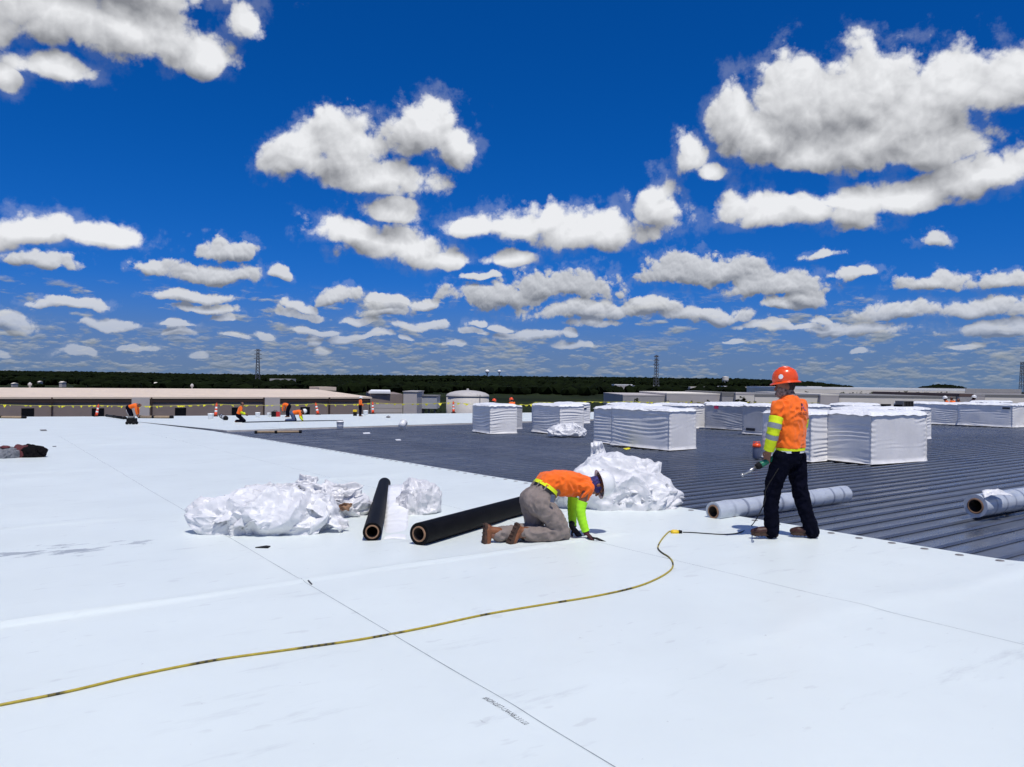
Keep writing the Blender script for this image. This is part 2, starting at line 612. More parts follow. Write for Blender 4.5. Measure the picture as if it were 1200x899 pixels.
M['greysack'] = mat('grey_sack_cloth', (.16, .17, .19), .85, .3, 9, .3, 30)
M['wood'] = mat('bare_wood', (.34, .25, .16), .85, .25, 8)
M['yellow_pl'] = mat('yellow_plastic', (.75, .50, .01), .45, .1, 20)
M['label'] = mat('dark_print', (.02, .022, .03), .6, .2, 20)
M['tan'] = mat('tan_paper', (.60, .42, .16), .8, .2, 20)
M['plate'] = mat('galvanised_plate', (.25, .235, .22), .5, .3, 20, metal=.3)
M['stucco'] = mat('brown_panel_wall', (.25, .20, .18), .9, .08, .25)
M['band'] = mat('dark_brown_trim', (.045, .026, .022), .8, .1, .4)
M['pilaster'] = mat('grey_pilaster', (.50, .46, .44), .9, .05, .4)
M['beige_roof'] = mat('beige_metal_roof', (.70, .575, .45), .7, .06, .25)
M['glass'] = mat('dark_glass', (.005, .005, .006), .35, .1, 1, spec=.25)
M['cream'] = mat('cream_wall', (.80, .74, .65), .9, .07, .2)
M['greywall'] = mat('grey_wall', (.40, .38, .37), .9, .07, .2)
M['brownwall'] = mat('red_brown_wall', (.13, .085, .075), .9, .07, .2)
M['whiteroof'] = mat('white_roof', (.85, .85, .84), .6, .05, .2)
M['greyroof'] = mat('grey_roof', (.20, .195, .19), .8, .1, .2)
M['tank'] = mat('tank_paint', (.50, .475, .45), .6, .1, .5)
M['trailer'] = mat('trailer_paint', (.42, .43, .46), .5, .06, .5)
M['pylon'] = mat('pylon_steel', (.075, .08, .10), .7, .1, .5)
M['bark'] = mat('bark', (.05, .038, .028), .9, .3, 6)
M['leaf'] = mat('leaf', (.014, .022, .007), .75, .5, .8, c2=(.035, .05, .013), spec=.15)
M['wood_far'] = mat('woodland', (.004, .0065, .003), .95, .5, .05, c2=(.010, .016, .005), spec=.03)
M['ground'] = mat('grassland', (.012, .018, .008), .95, .5, .012, c2=(.024, .034, .011), spec=.05)


def creased(m_, sc, strength, dist):
    """crumple lines of thin plastic: sharp ridges between facets"""
    t = m_.node_tree
    k = NT(t)
    bs = t.nodes['Principled BSDF']
    o = k.n('ShaderNodeTexCoord').outputs['Object']
    w = k.v('MULTIPLY_ADD', k.v('SUBTRACT', k.noise(o, 2.2, 2, .5, col=True), (.5, .5, .5)), (.5, .5, .5), o)
    h_ = None
    for f_, a_ in ((sc, 1.0), (sc * 2.6, .32)):
        e = k.m('MULTIPLY', k.m('SUBTRACT', k.voro(w, f_, 'F2'), k.voro(w, f_, 'F1')), -a_ / 1.0)
        h_ = e if h_ is None else k.m('ADD', h_, e)
    b_ = k.n('ShaderNodeBump')
    b_.inputs['Strength'].default_value = strength
    b_.inputs['Distance'].default_value = dist
    k.put(b_.inputs['Height'], h_)
    k.put(bs.inputs['Normal'], b_.outputs[0])


creased(M['bag'], 3.2, .42, .05)
creased(M['wrap_top'], 3.5, .45, .03)
M['wad'] = mat('crumpled_white_film', (.68, .68, .69), .38, .05, 3.0, spec=.5)
creased(M['wad'], 4.5, .35, .05)

# dulled, dusty patches on the steel
for m_ in (M['metal'], M['rib']):
    k_ = NT(m_.node_tree)
    bs_ = m_.node_tree.nodes['Principled BSDF']
    ps_ = k_.n('ShaderNodeNewGeometry').outputs['Position']
    uv_ = k_.xyz(k_.m('ADD', k_.m('MULTIPLY', k_.sep(ps_)[0], NX), k_.m('MULTIPLY', k_.sep(ps_)[1], NY)), k_.m('MULTIPLY', k_.m('ADD', k_.m('MULTIPLY', k_.sep(ps_)[0], SX), k_.m('MULTIPLY', k_.sep(ps_)[1], SY)), 3.0), 0.0)
    nz_ = k_.noise(uv_, .55, 6, .62)
    k_.put(bs_.inputs['Roughness'], k_.map(nz_, .35, .70, .19, .42))
    tint(m_, lambda k, base, pos, f=nz_: k.mix(k.map(f, .52, .75, 0, .35), base, (.20, .215, .24, 1)))
# ------------------------------------------------------------------ the roof
N_EDGE = 7.68                          # where the white membrane ends and bare steel begins
# far rim of the roof, s as a function of n
_rim = sorted([rs(0, 488.5), rs(150, 488), rs(280, 487), rs(430, 485.3), rs(560, 484.2), rs(680, 483.5)])
_rn, _rsv = [q[0] for q in _rim], [q[1] for q in _rim]
s_far = lambda n: float(np.interp(n, _rn, _rsv))

# creases that run across the sheets where the boards below meet: (s, height, half width, n from, n to)
CREASE = [(6.12, .020, .036, -9, 6.2), (rs(70, 592)[1], .015, .030, -30, 1.2), (rs(90, 613)[1], .015, .028, -30, 1.9), (rs(60, 546)[1], .012, .10, -30, -.5),
          (rs(1090, 702)[1], .012, .10, 5.3, 9), (rs(900, 745)[1], .008, .12, 3.2, 6.5), (rs(900, 640)[1], .006, .09, 5.4, 7.5), (rs(250, 540)[1], .012, .14, 2, 7.0),
          (rs(330, 566)[1], .012, .10, 3, 7), (rs(150, 520)[1], .014, .2, -2, 7.0), (rs(200, 511)[1], .015, .25, -2, 7.0), (rs(560, 615)[1], .006, .06, 3.0, 7.3),
          (1.2, .008, .12, 3.0, 9), (3.1, .005, .2, -6, 3.4)]
_rc = random.Random(8)
_s = 7.5
while _s < 31:          # the boards below also print through faintly all over
    _a = _rc.uniform(-26, 3)
    CREASE.append((_s, _rc.uniform(.004, .009), _rc.uniform(.05, .11) * (1 + _s * .03), _a, _a + _rc.uniform(4, 14)))
    _s += _rc.uniform(.5, 1.7)


def swell(n, s):
    """small unevenness of the laid sheets"""
    z = .006 * noise.noise((n * .45, s * .4, 3.1)) + .0035 * noise.noise((n * 1.5, s * .8, 9.7))
    for s0, h, w, a, b in CREASE:
        d = s - s0 - .05 * noise.noise((n * .5, s0, 1.0))
        if abs(d) < 5 * w:
            fade = min(1, max(0, (n - a) / .8)) * min(1, max(0, (b - n) / .8)) * (.75 + .5 * noise.noise((n * .7, s0 * 3, 5.0)))
            z += 1.7 * h * fade * math.exp(-(d / (w if d < 0 else w * 1.8)) ** 2)
    # a few soft folds that wander diagonally over the near sheets
    for (n0, s0, dn, ds, h, w, L) in ((3.6, 3.0, .62, .78, .010, .10, 1.3), (4.4, 2.2, .3, .95, .007, .12, 1.0), (2.9, 5.0, .9, .43, .005, .09, .7), (1.7, 5.5, .35, .94, .009, .07, .5)):
        t = (n - n0) * dn + (s - s0) * ds
        d = (n - n0) * ds - (s - s0) * dn + .08 * math.sin(t * 2)
        if abs(t) < L * 1.5 and abs(d) < 4 * w:
            z += h * math.exp(-(d / w) ** 2) * math.exp(-(t / L) ** 2)
    return max(0.0, z + .007)




def slab_prism(b, pts, top, bot):
    """closed prism under a polygon of (n, s)"""
    v = []
    for dz in (top, bot):
        for n, s in pts:
            x, y = xy(n, s)
            v.append((x, y, pz(x, y) + dz))
    k = len(pts)
    f = [tuple(range(k)), tuple(reversed(range(k, 2 * k)))]
    f += [(i, i + k, (i + 1) % k + k, (i + 1) % k) for i in range(k)]
    b.add(v, [tuple(reversed(q)) for q in f])


def strip_prism(b, n0, n1, ss, top, bot, n1b=None):
    for s0, s1 in zip(ss[:-1], ss[1:]):
        slab_prism(b, [(n0, s0), (n1, s0), (n1, s1), (n0, s1)], top, bot)


# boards under the membrane (seen in the seams and along the open edges)
b = MB()
slab_prism(b, [(-42, -14), (N_EDGE - .03, -14), (N_EDGE - .03, HINGE), (-42, HINGE)], -.002, -.062)
slab_prism(b, [(-42, HINGE), (N_EDGE - .03, HINGE), (N_EDGE - .03, s_far(N_EDGE)), (-10, s_far(-10)), (-42, s_far(-42))], -.002, -.062)
slab_prism(b, [(N_EDGE + .62, HINGE), (46, HINGE), (46, s_far(46)), (20, s_far(20)), (N_EDGE + .12, s_far(N_EDGE))], -.002, -.062)
roof_boards = b.build('membrane_roof', M['slab'])
tag(roof_boards, kind='structure')


def sheet(n0, n1, s0, s1fn, fine):
    ss = [s0]
    while ss[-1] < 70:
        s = ss[-1]
        ss.append(s + ((.045 if s < 9 else .09 if s < 18 else .25 if s < 34 else 1.2) if fine else (.3 if s < 18 else 1.2)) * (1 if s > -1 else 12))
    k = max(2, int((n1 - n0) / (.09 if fine else .5)))
    smax = max(s1fn(n0), s1fn(n1))
    ss = [s for s in ss if s < smax] + [smax]
    # keep a line exactly on the hinge
    ss = sorted(set([s for s in ss if abs(s - HINGE) > .05] + ([HINGE] if s0 < HINGE else [])))
    v = []
    for s in ss:
        for j in range(k + 1):
            n = n0 + (n1 - n0) * j / k
            sc = min(s, s1fn(n))
            wob = .012 * noise.noise((0, sc * .35, round(n, 1))) if j in (0, k) and 1 < n < 6 else 0.0
            nn = n + wob
            x, y = xy(nn, sc)
            lap = .003 * max(0, 1 - abs(n - n1) / .10)
            v.append((x, y, pz(x, y) + (swell(n, sc) if s < 36 else .004) + lap))
    f = []
    for i in range(len(ss) - 1):
        for j in range(k):
            a = i * (k + 1) + j
            f.append((a, a + 1, a + k + 2, a + k + 1))
    return v, f


GAP = .0003
edges = [2.14, -.91]
while edges[-1] > -38:
    edges.append(edges[-1] - 3.05)
pairs = [(5.19, N_EDGE), (2.14, 5.19)] + [(b_, a_) for a_, b_ in zip(edges[:-1], edges[1:])]
for n0, n1 in pairs:
    v, f = sheet(n0 + GAP, n1 - GAP, -14, s_far, n1 > -4)
    obj('membrane_sheet', mesh('membrane_sheet', v, f, True), M['membrane'], roof_boards)
n0 = N_EDGE
while n0 < 45:
    n1 = n0 + 3.05
    v, f = sheet(n0 + GAP, n1 - GAP, HINGE - .02, s_far, False)
    if n0 == N_EDGE:        # the first sheet of the far field leaves an open wedge beside the near field
        v2 = []
        for (x, y, z) in v:
            n, s = ns(x, y)
            t = min(1, max(0, (n - n0) / 3.05))
            w = .60 * max(0.0, 1 - (s - HINGE) / 21.0) + .06
            n = n + w * (1 - t)
            x, y = xy(n, s)
            v2.append((x, y, pz(x, y) + .004))
        v = v2
    obj('membrane_sheet', mesh('membrane_sheet', v, f, True), M['membrane'], roof_boards)
    n0 = n1


# grey weld bead along the two near seams
M['bead'] = mat('weld_bead', (.30, .335, .36), .7, .35, 9)
for n0 in (2.14, 5.19):
    v, f = [], []
    sv = -3.0
    while sv < HINGE - .1:
        wb_ = .012 * noise.noise((0, sv * .35, round(n0, 1)))
        hw = .0026 + .0012 * noise.noise((sv * 2.3, n0, 4))
        for d_ in (-hw, hw):
            x, y = xy(n0 + wb_ + d_, sv)
            v.append((x, y, pz(x, y) + swell(n0, sv) + .0042))
        sv += .05 if sv < 12 else .2
    f = [(2 * i, 2 * i + 1, 2 * i + 3, 2 * i + 2) for i in range(len(v) // 2 - 1)]
    obj('weld_bead', mesh('weld_bead', v, f, True), M['bead'], roof_boards)

# stains and scuffs that lie on the membrane
def _membrane_dirt(k, base, pos):
    c = rp(70, 645)
    loc = k.v('SUBTRACT', pos, (c.x, c.y, 0))
    sp = k.sep(loc)
    # coordinates along / across the ribs
    un = k.m('ADD', k.m('MULTIPLY', sp[0], NX), k.m('MULTIPLY', sp[1], NY))
    us = k.m('ADD', k.m('MULTIPLY', sp[0], SX), k.m('MULTIPLY', sp[1], SY))
    uv = k.xyz(un, k.m('MULTIPLY', us, 2.2), 0.0)
    r = k.v('LENGTH', k.v('MULTIPLY', uv, (1 / 1.5, 1 / 1.7, 0)))
    patch = k.map(r, 1.15, .15)
    nz = k.noise(uv, 2.1, 6, .62, dist=.6)
    stain = k.m('MULTIPLY', k.map(k.m('MULTIPLY', nz, k.m('ADD', .62, k.m('MULTIPLY', patch, .38))), .485, .545), patch)
    col = k.mix(k.m('MULTIPLY', stain, .72), base, (.24, .27, .31, 1))
    # faint tread marks and smears everywhere, drawn out along the ribs
    un2 = k.xyz(k.m('MULTIPLY', un, .8), k.m('MULTIPLY', us, 3.0), 0.0)
    a = k.noise(un2, 1.3, 7, .68)
    b_ = k.noise(uv, .35, 2, .5)
    sm = k.m('MULTIPLY', k.map(a, .56, .72), k.map(b_, .40, .60))
    col = k.mix(k.m('MULTIPLY', sm, .36), col, (.34, .36, .38, 1))
    # footprints and drag marks: short dull streaks
    fp = k.noise(k.xyz(k.m('MULTIPLY', un, 5.0), k.m('MULTIPLY', us, 11.0), 2.0), 1.0, 2, .5)
    fa = k.noise(uv, .9, 3, .6)
    col = k.mix(k.m('MULTIPLY', k.m('MULTIPLY', k.map(fp, .62, .70), k.map(fa, .50, .60)), .20), col, (.36, .37, .38, 1))
    sp2 = k.noise(pos, 22, 3, .5)
    col = k.mix(k.m('MULTIPLY', k.map(sp2, .74, .78), .35), col, (.25, .26, .27, 1))
    return col


tint(M['membrane'], _membrane_dirt)

# bare steel roof: flat pans with upstanding ribs
b = MB()
slab_prism(b, [(N_EDGE - 1.2, -14), (60, -14), (60, HINGE + 2.2), (N_EDGE - 1.2, HINGE + 2.2)], -.066, -.12)
slab_prism(b, [(N_EDGE - 1.2, HINGE + 2.2), (N_EDGE + 3, HINGE + 2.2), (N_EDGE + 3, s_far(N_EDGE)), (N_EDGE - 1.2, s_far(N_EDGE))], -.068, -.12)
steel = b.build('steel_roof', M['metal'])
tag(steel, kind='structure')
b = MB()
prof = [(-.040, 0), (-.018, .021), (.018, .021), (.040, 0)]
v = []
n_a, n_b = N_EDGE - .25, 60
for n in (n_a, n_b):
    for ds, h in prof:
        x, y = xy(n, ds)
        v.append((x, y, RC - (RA * x + RB * y) - .067 + h))
b.add(v, [(0, 1, 5, 4), (1, 2, 6, 5), (2, 3, 7, 6), (3, 2, 1, 0), (4, 5, 6, 7)])
rib_me = b.me('rib')
rib_me.materials.append(M['rib'])
SLOPE_S = -(RA * SX + RB * SY)
PITCH_RIB = .305
for i in range(-34, int(HINGE / PITCH_RIB)):
    d = i * PITCH_RIB
    obj('rib', rib_me, None, steel, (SX * d, SY * d, SLOPE_S * d))

# the building the roof belongs to
b = MB()
pts = [(-41.5, -13.5), (59.5, -13.5), (59.5, HINGE + 1.5), (45, HINGE + 2), (45, s_far(45) - .4), (20, s_far(20) - .4), (0, s_far(0) - .4), (-41.5, s_far(-41.5) - .4)]
v = []
for lvl in (0, 1):
    for n, s in pts:
        x, y = xy(n, s)
        v.append((x, y, pz(x, y) - .13 if lvl == 0 else -9.2))
k = len(pts)
b.add(v, [(i, i + k, (i + 1) % k + k, (i + 1) % k) for i in range(k)] + [tuple(range(k))])
wb = b.build('building_wall', M['greywall'])
tag(wb, kind='structure')

# round fastening plates along the edge of the membrane
pl = MB().lathe([(.001, .004), (.012, .0045), (.016, .003), (.034, .003), (.038, 0)], 14, cap=False).me('fastening_plate', True)
pl.materials.append(M['plate'])
s = -2.2
i = 0
while s < 31:
    n = N_EDGE - .10 + .02 * math.sin(i * 2.1)
    x, y = xy(n, s)
    o = obj('fastening_plate', pl, None, None, (x, y, pz(x, y) + swell(n, s) + .003), (math.atan(-RB), math.atan(RA), 0))
    tag(o, 'small round grey fastening plate along the edge of the white membrane', 'plate', 'fastening plates along the membrane edge')
    s += .335
    i += 1

# printed line along the seam
p = rp(569, 820)
q = rp(619, 850.5)
cu = bpy.data.curves.new('seam_print', 'FONT')
cu.body = '#NDM-0.BT7-1.N4-NB.2:3:1:2.0'
cu.size = .075
cu.fill_mode = 'BOTH'
to = bpy.data.objects.new('tmp', cu)
col_.objects.link(to)
dg = bpy.context.evaluated_depsgraph_get()
tm = bpy.data.meshes.new_from_object(to.evaluated_get(dg))
bpy.data.objects.remove(to)
xs = [v.co.x for v in tm.vertices]
L = (q - p).length
kx = L / (max(xs) - min(xs))
d = (q - p).normalized()
sd_ = Vector((-d.y, d.x, 0))
for v in tm.vertices:
    c = p + d * ((v.co.x - min(xs)) * kx) + sd_ * (v.co.y * .62 - .02)
    n_, s_ = ns(c.x, c.y)
    v.co = (c.x, c.y, pz(c.x, c.y) + swell(n_, s_) + .0016)
tm.materials.clear()
o = obj('seam_print', tm, M['label'], roof_boards)

# ------------------------------------------------------------------ land, woods and horizon
SKYL = [(-250, 5.0), (0, 5.5), (150, 5.2), (300, 5.0), (450, 6.2), (600, 7), (750, 7), (870, 6.5), (950, 4.5), (1000, .2), (1060, -.6), (1078, .2), (1098, 2.6), (1118, 2.2), (1135, -.5), (1200, -2), (1450, -2)]


def land(x, y):
    d = math.hypot(x, y)
    if y < 50:
        return -9.0
    px = 600 + FPX * x / y
    hp = float(np.interp(px, [q[0] for q in SKYL], [q[1] for q in SKYL]))
    top = EYE + hp * 2500 / FPX - 8.5
    t = min(1, max(0, (d - 700) / 1700))
    t = t * t * (3 - 2 * t)
    z = -9 + (top + 9) * t
    if d > 2500:
        z -= (d - 2500) * .004
    return z + (2.0 * noise.noise((x * .004, y * .004, 0)) if d > 500 else 0)


v, f = [], []
radii = [0.0, 120, 300, 500, 650, 800, 1000, 1200, 1500, 1800, 2100, 2400, 2600, 3200, 5000, 9000, 16000]
A = 144
for r in radii:
    for j in range(A):
        a = 2 * math.pi * j / A
        x, y = r * math.sin(a), r * math.cos(a)
        v.append((x, y, land(x, y)))
for i in range(len(radii) - 1):
    for j in range(A):
        a, b_ = i * A + j, i * A + (j + 1) % A
        f.append((a, a + A, b_ + A, b_))
tag(obj('ground', mesh('ground', v, f, True), M['ground']), kind='structure')


def lump(seed, sub=1):
    bm = bmesh.new()
    bmesh.ops.create_icosphere(bm, subdivisions=sub, radius=1)
    for v_ in bm.verts:
        v_.co *= 1 + .55 * noise.noise(v_.co * 1.7 + Vector((seed, seed * 2, 0)))
    bm.verts.index_update()
    out = np.array([v_.co[:] for v_ in bm.verts]), [tuple(x.index for x in f_.verts) for f_ in bm.faces]
    bm.free()
    return out


LUMPS = [lump(s_, 1) for s_ in range(8)]
rr = random.Random(11)
V, Fc = [], []
k = 0
for i in range(15000):
    az = math.radians(rr.uniform(-44, 44))
    d = 620 + 1950 * rr.random() ** .8
    x, y = d * math.sin(az), d * math.cos(az)
    px = 600 + FPX * x / y
    hp = np.interp(px, [q[0] for q in SKYL], [q[1] for q in SKYL])
    if px > 985 and (d < 1500 or hp < .3):
        continue
    if px > 700 and d < 900 and rr.random() < .5:
        continue
    if noise.noise((x * .004, y * .0022, 7)) > .28 and d < 2200:      # open fields
        continue
    h = rr.uniform(5, 9.5)
    w = h * rr.uniform(.55, 1.0)
    vv, ff = LUMPS[rr.randrange(8)]
    V.append(vv * (w, w, h * .55) + (x, y, land(x, y) + h * .45))
    Fc += [(a + k, b_ + k, c_ + k) for a, b_, c_ in ff]
    k += len(vv)
wood = obj('woodland', mesh('woodland', np.concatenate(V), Fc, False), M['wood_far'])
tag(wood, 'dark green woodland covering the low hills along the horizon', 'woodland', kind='stuff')


# ------------------------------------------------------------------ buildings beyond the roof
def slabbox(mb, P, Q, depth, z0, z1):
    """box whose front runs from P to Q (plan), going back by depth"""
    P, Q = Vector((P[0], P[1], 0)), Vector((Q[0], Q[1], 0))
    d = (Q - P).normalized()
    b_ = Vector((-d.y, d.x, 0)) * depth
    v = [(*(c.xy), z) for z in (z0, z1) for c in (P, Q, Q + b_, P + b_)]
    return mb.add(v, [(0, 3, 2, 1), (4, 5, 6, 7), (0, 1, 5, 4), (1, 2, 6, 5), (2, 3, 7, 6), (3, 0, 4, 7)])


def front(px, py, P, Q):
    """point of the vertical plane through P, Q behind a point of the picture"""
    d = ray(px, py)
    P, Q = Vector((P[0], P[1])), Vector((Q[0], Q[1]))
    e = Q - P
    nrm = Vector((-e.y, e.x))
    t = nrm.dot(P) / (nrm.x * d[0] + nrm.y * d[1])
    return Vector(CAM + t * d)


# long brown building with a beige roof
P0, P1 = W(-130, 465, 80), W(433, 465, 107)
P0.z = P1.z = 0
dirn = (P1 - P0).normalized()
back = Vector((-dirn.y, dirn.x, 0))
zE = -.72
lb = thing('long_building', 'long low brown building with beige metal roof beyond the roof edge', 'building', (0, 0, 0))
slabbox(MB(), P0, P1, 55, -9.1, zE).build('wall', M['stucco'], lb)
pf = P0 - back * .12
pq = P1 - back * .12
slabbox(MB(), pf, pq, .115, zE - .62, zE - .02).build('trim_band', M['band'], lb)
e0, e1 = P0 - back * .18 - dirn * 1, P1 - back * .18 + dirn * .3
r0, r1 = P0 + back * 27 - dirn * 1, P1 + back * 27 + dirn * .3
q0, q1 = P0 + back * 56 - dirn * 1, P1 + back * 56 + dirn * .3
ro = MB()
zz = [(e0, zE + .02), (e1, zE + .02), (r1, .02), (r0, .02), (q1, zE - .1), (q0, zE - .1)]
v = [(p.x, p.y, z) for p, z in zz] + [(p.x, p.y, z - .22) for p, z in zz]
ro.add(v, [(0, 1, 2, 3), (3, 2, 4, 5), (7, 6, 9, 8), (8, 9, 11, 10), (6, 7, 1, 0), (7, 8, 2, 1), (8, 10, 4, 2), (9, 6, 0, 3), (11, 9, 3, 5), (10, 11, 5, 4)])
roof_b = ro.build('roof', M['beige_roof'], lb)
for i, (xa, xb) in enumerate([(154, 175), (309.5, 327)]):
    a, c = front(xa, 470, P0, P1), front(xb, 470, P0, P1)
    slabbox(MB(), a - back * .5, c - back * .5, .45, -9.1, zE - .03).build('pilaster', M['pilaster'], lb)
for (xa, xb, ya, yb) in [(25, 40, 478.5, 486), (107.5, 122, 478.5, 486), (205, 218, 478, 485), (271.5, 281, 477.5, 485), (352, 363, 477, 483.5), (-40, -26, 479, 487)]:
    a, c = front(xa, ya, P0, P1), front(xb, yb, P0, P1)
    m_ = a.lerp(c, .5)
    w = (c.xy - a.xy).length
    fr = slabbox(MB(), a.xy - back.xy * .06, c.xy - back.xy * .06, .055, c.z - .3, a.z).build('window', M['black'], lb)
    for t0, t1 in ((.03, .485), (.515, .97)):
        A_, B_ = a.lerp(c, t0).xy - back.xy * .09, a.lerp(c, t1).xy - back.xy * .09
        slabbox(MB(), A_, B_, .028, c.z - .26, a.z - .05).build('pane', M['glass'], fr)
for xa in (176.5, 308, 384.5, 60):
    a, c = front(xa, 470, P0, P1), front(xa + 1.8, 470, P0, P1)
    slabbox(MB(), a - back * .32, c - back * .32, .18, -9, zE - .04).build('downspout', M['band'], lb)
for px, py, hh in [(225, 452, .9), (35, 453, .9)]:
    p = front(px, py, r0, r1)
    MB().lathe([(.14, -.3), (.14, hh * .5), (.26, hh * .5), (.26, hh * .75), (.05, hh)], 8, (p.x, p.y, -.1)).build('roof_vent', M['tank'], roof_b)
a, c = front(374, 455, r0, r1), front(394, 455, r0, r1)
slabbox(MB(), a, c, 6, -.2, .42).build('roof_curb', M['beige_roof'], roof_b)

# lower wings at its end
w2 = thing('annex_building', 'brown annex with pale lower siding beside the long building', 'building')
A0, A1 = W(434, 470, 108), W(472, 470, 109)
slabbox(MB(), A0, A1, 20, -2.6, -.28 - .0).build('wall', M['stucco'], w2)
for i in range(6):
    z1 = -1.72 - i * .62
    slabbox(MB(), A0.xy - Vector((0, .12)), A1.xy - Vector((0, .12)), .11, z1 - .58, z1).build('siding_board', M['pilaster'], w2)
slabbox(MB(), A0.xy - Vector((.2, .3)), W(458, 460, 108.5).xy - Vector((0, .3)), 20.5, -.20, .10).build('roof', M['whiteroof'], w2)
w3 = thing('block_building', 'plain pale grey block at the end of the brown annex', 'building')
B0, B1 = W(472.6, 470, 106), W(488.5, 470, 106)
slabbox(MB(), B0, B1, 8, -9.1, W(480, 459.5, 106).z).build('wall', M['pilaster'], w3)
slabbox(MB(), B0.xy - Vector((.1, .1)), B1.xy + Vector((.1, -.1)), 8.2, W(480, 459.5, 106).z + .01, W(480, 459.5, 106).z + .12).build('coping', M['tank'], w3)
tr = thing('box_trailer', 'light grey box trailer standing between the block and the round tank', 'trailer')
C0, C1 = W(493, 470, 112), W(512, 470, 112)
zt, zb = W(500, 464.5, 112).z, W(500, 479, 112).z
slabbox(MB(), C0, C1, 5, zb, zt).build('body', M['trailer'], tr)
slabbox(MB(), C0.xy - Vector((.1, .1)), C1.xy + Vector((.1, -.1)), 5.2, zt + .01, zt + .14).build('roof', M['greyroof'], tr)
for t in (.15, .5, .85):
    c = C0.lerp(C1, t)
    slabbox(MB(), c.xy - Vector((.12, -.3)), c.xy + Vector((.12, .3)), .3, -9, zb - .01).build('leg', M['pylon'], tr)
tk = thing('round_tank', 'round beige storage tank with a shallow domed lid', 'tank', (*W(548, 470, 118).xy, -9))
R_ = 25 * 118 / FPX
zr = W(548, 464.5, 118).z + 9
MB().lathe([(R_, 0), (R_, zr)], 40).build('shell', M['tank'], tk, True)
dome = [(R_ * 1.02, zr - .05), (R_ * 1.02, zr + .06)] + [(R_ * 1.02 * math.cos(t * math.pi / 2), zr + .06 + .88 * math.sin(t * math.pi / 2)) for t in (.2, .4, .6, .8, .95)]
lid = MB().lathe(dome, 40).build('lid', M['tank'], tk, True)
MB().lathe([(.2, zr + .8), (.2, zr + 1.15), (.05, zr + 1.2)], 10).build('vent', M['tank'], lid)
lad = MB()
for dx in (-.22, .22):
    lad.bar((R_ * .55 + dx, -R_ * .86, 2), (R_ * .55 + dx, -R_ * .86, zr + .3), .04)
lad.build('ladder', M['pylon'], tk)


# right-hand and far buildings
def block(name, label, px0, px1, ytop, Y, depth, wall, roofm, rooft=.35, cat='building', z0=-9.1, wins=0, lift=0.0, Y1=None):
    a, c = W(px0, ytop, Y), W(px1, ytop, Y1 or Y)
    zt = max(a.z, c.z) if not lift else lift
    zt = W((px0 + px1) / 2, ytop, Y).z
    t = thing(name, label, cat)
    slabbox(MB(), a, c, depth, z0, zt - rooft).build('wall', M[wall], t)
    slabbox(MB(), a.xy - Vector((.04, .03)), c.xy + Vector((.04, -.03)), depth + .08, zt - rooft + .01, zt).build('roof', M[roofm], t)
    for i in range(wins):
        u = (i + .5) / wins
        p = a.lerp(c, u)
        slabbox(MB(), p.xy - Vector((1.0, .08)), p.xy + Vector((1.0, -.08)), .07, zt - rooft - 2.6, zt - rooft - 1.2).build('window', M['glass'], t)
    return t


block('warehouse', 'pale grey tilt-up warehouse wall behind the shrubs', 730, 781, 462.8, 142, 30, 'greywall', 'pilaster', .25)
block('warehouse', 'plain light grey warehouse wall with a dark downpipe', 781.3, 846, 461, 141, 30, 'pilaster', 'cream', .25)
block('warehouse', 'short grey warehouse wall under a dark roof band', 846.3, 862, 459.8, 140, 30, 'greywall', 'greyroof', .75)
block('warehouse', 'bright cream warehouse wall behind the bushy tree', 862.3, 884, 460.8, 139, 30, 'cream', 'pilaster', .3)
block('warehouse', 'long cream warehouse with thin grey roof edge', 884.5, 961, 462.5, 150, 40, 'cream', 'greyroof', .5, wins=0)
block('warehouse', 'taller pale block in the cream warehouse row', 961.5, 983, 462, 149, 40, 'pilaster', 'cream', .3)
block('warehouse', 'wide cream warehouse with grey roof edge and small openings', 983.5, 1124, 464.0, 151, 40, 'cream', 'greyroof', .45, wins=9)
block('warehouse', 'short wall with red-brown band and grey face', 1124.5, 1141, 461.5, 150, 36, 'greywall', 'brownwall', .6)
block('warehouse', 'plain grey wall next to the red-brown band', 1141.3, 1154, 462.5, 150, 36, 'pilaster', 'greywall', .3)
block('warehouse', 'cream wall with dark roof edge and dark openings', 1154.3, 1290, 463.3, 151, 40, 'cream', 'greyroof', .5, wins=8)
block('factory_hall', 'very long far factory hall with bright white roof', 925, 1131, 454.6, 330, 60, 'cream', 'whiteroof', .95)
block('factory_hall', 'long far hall with dull green-grey roof', 1131.5, 1197, 455.8, 332, 60, 'pilaster', 'greywall', 1.6)
block('factory_hall', 'white raised roof behind the long far factory hall', 946, 963, 452.8, 420, 40, 'cream', 'whiteroof', 1.0)
rh = random.Random(3)
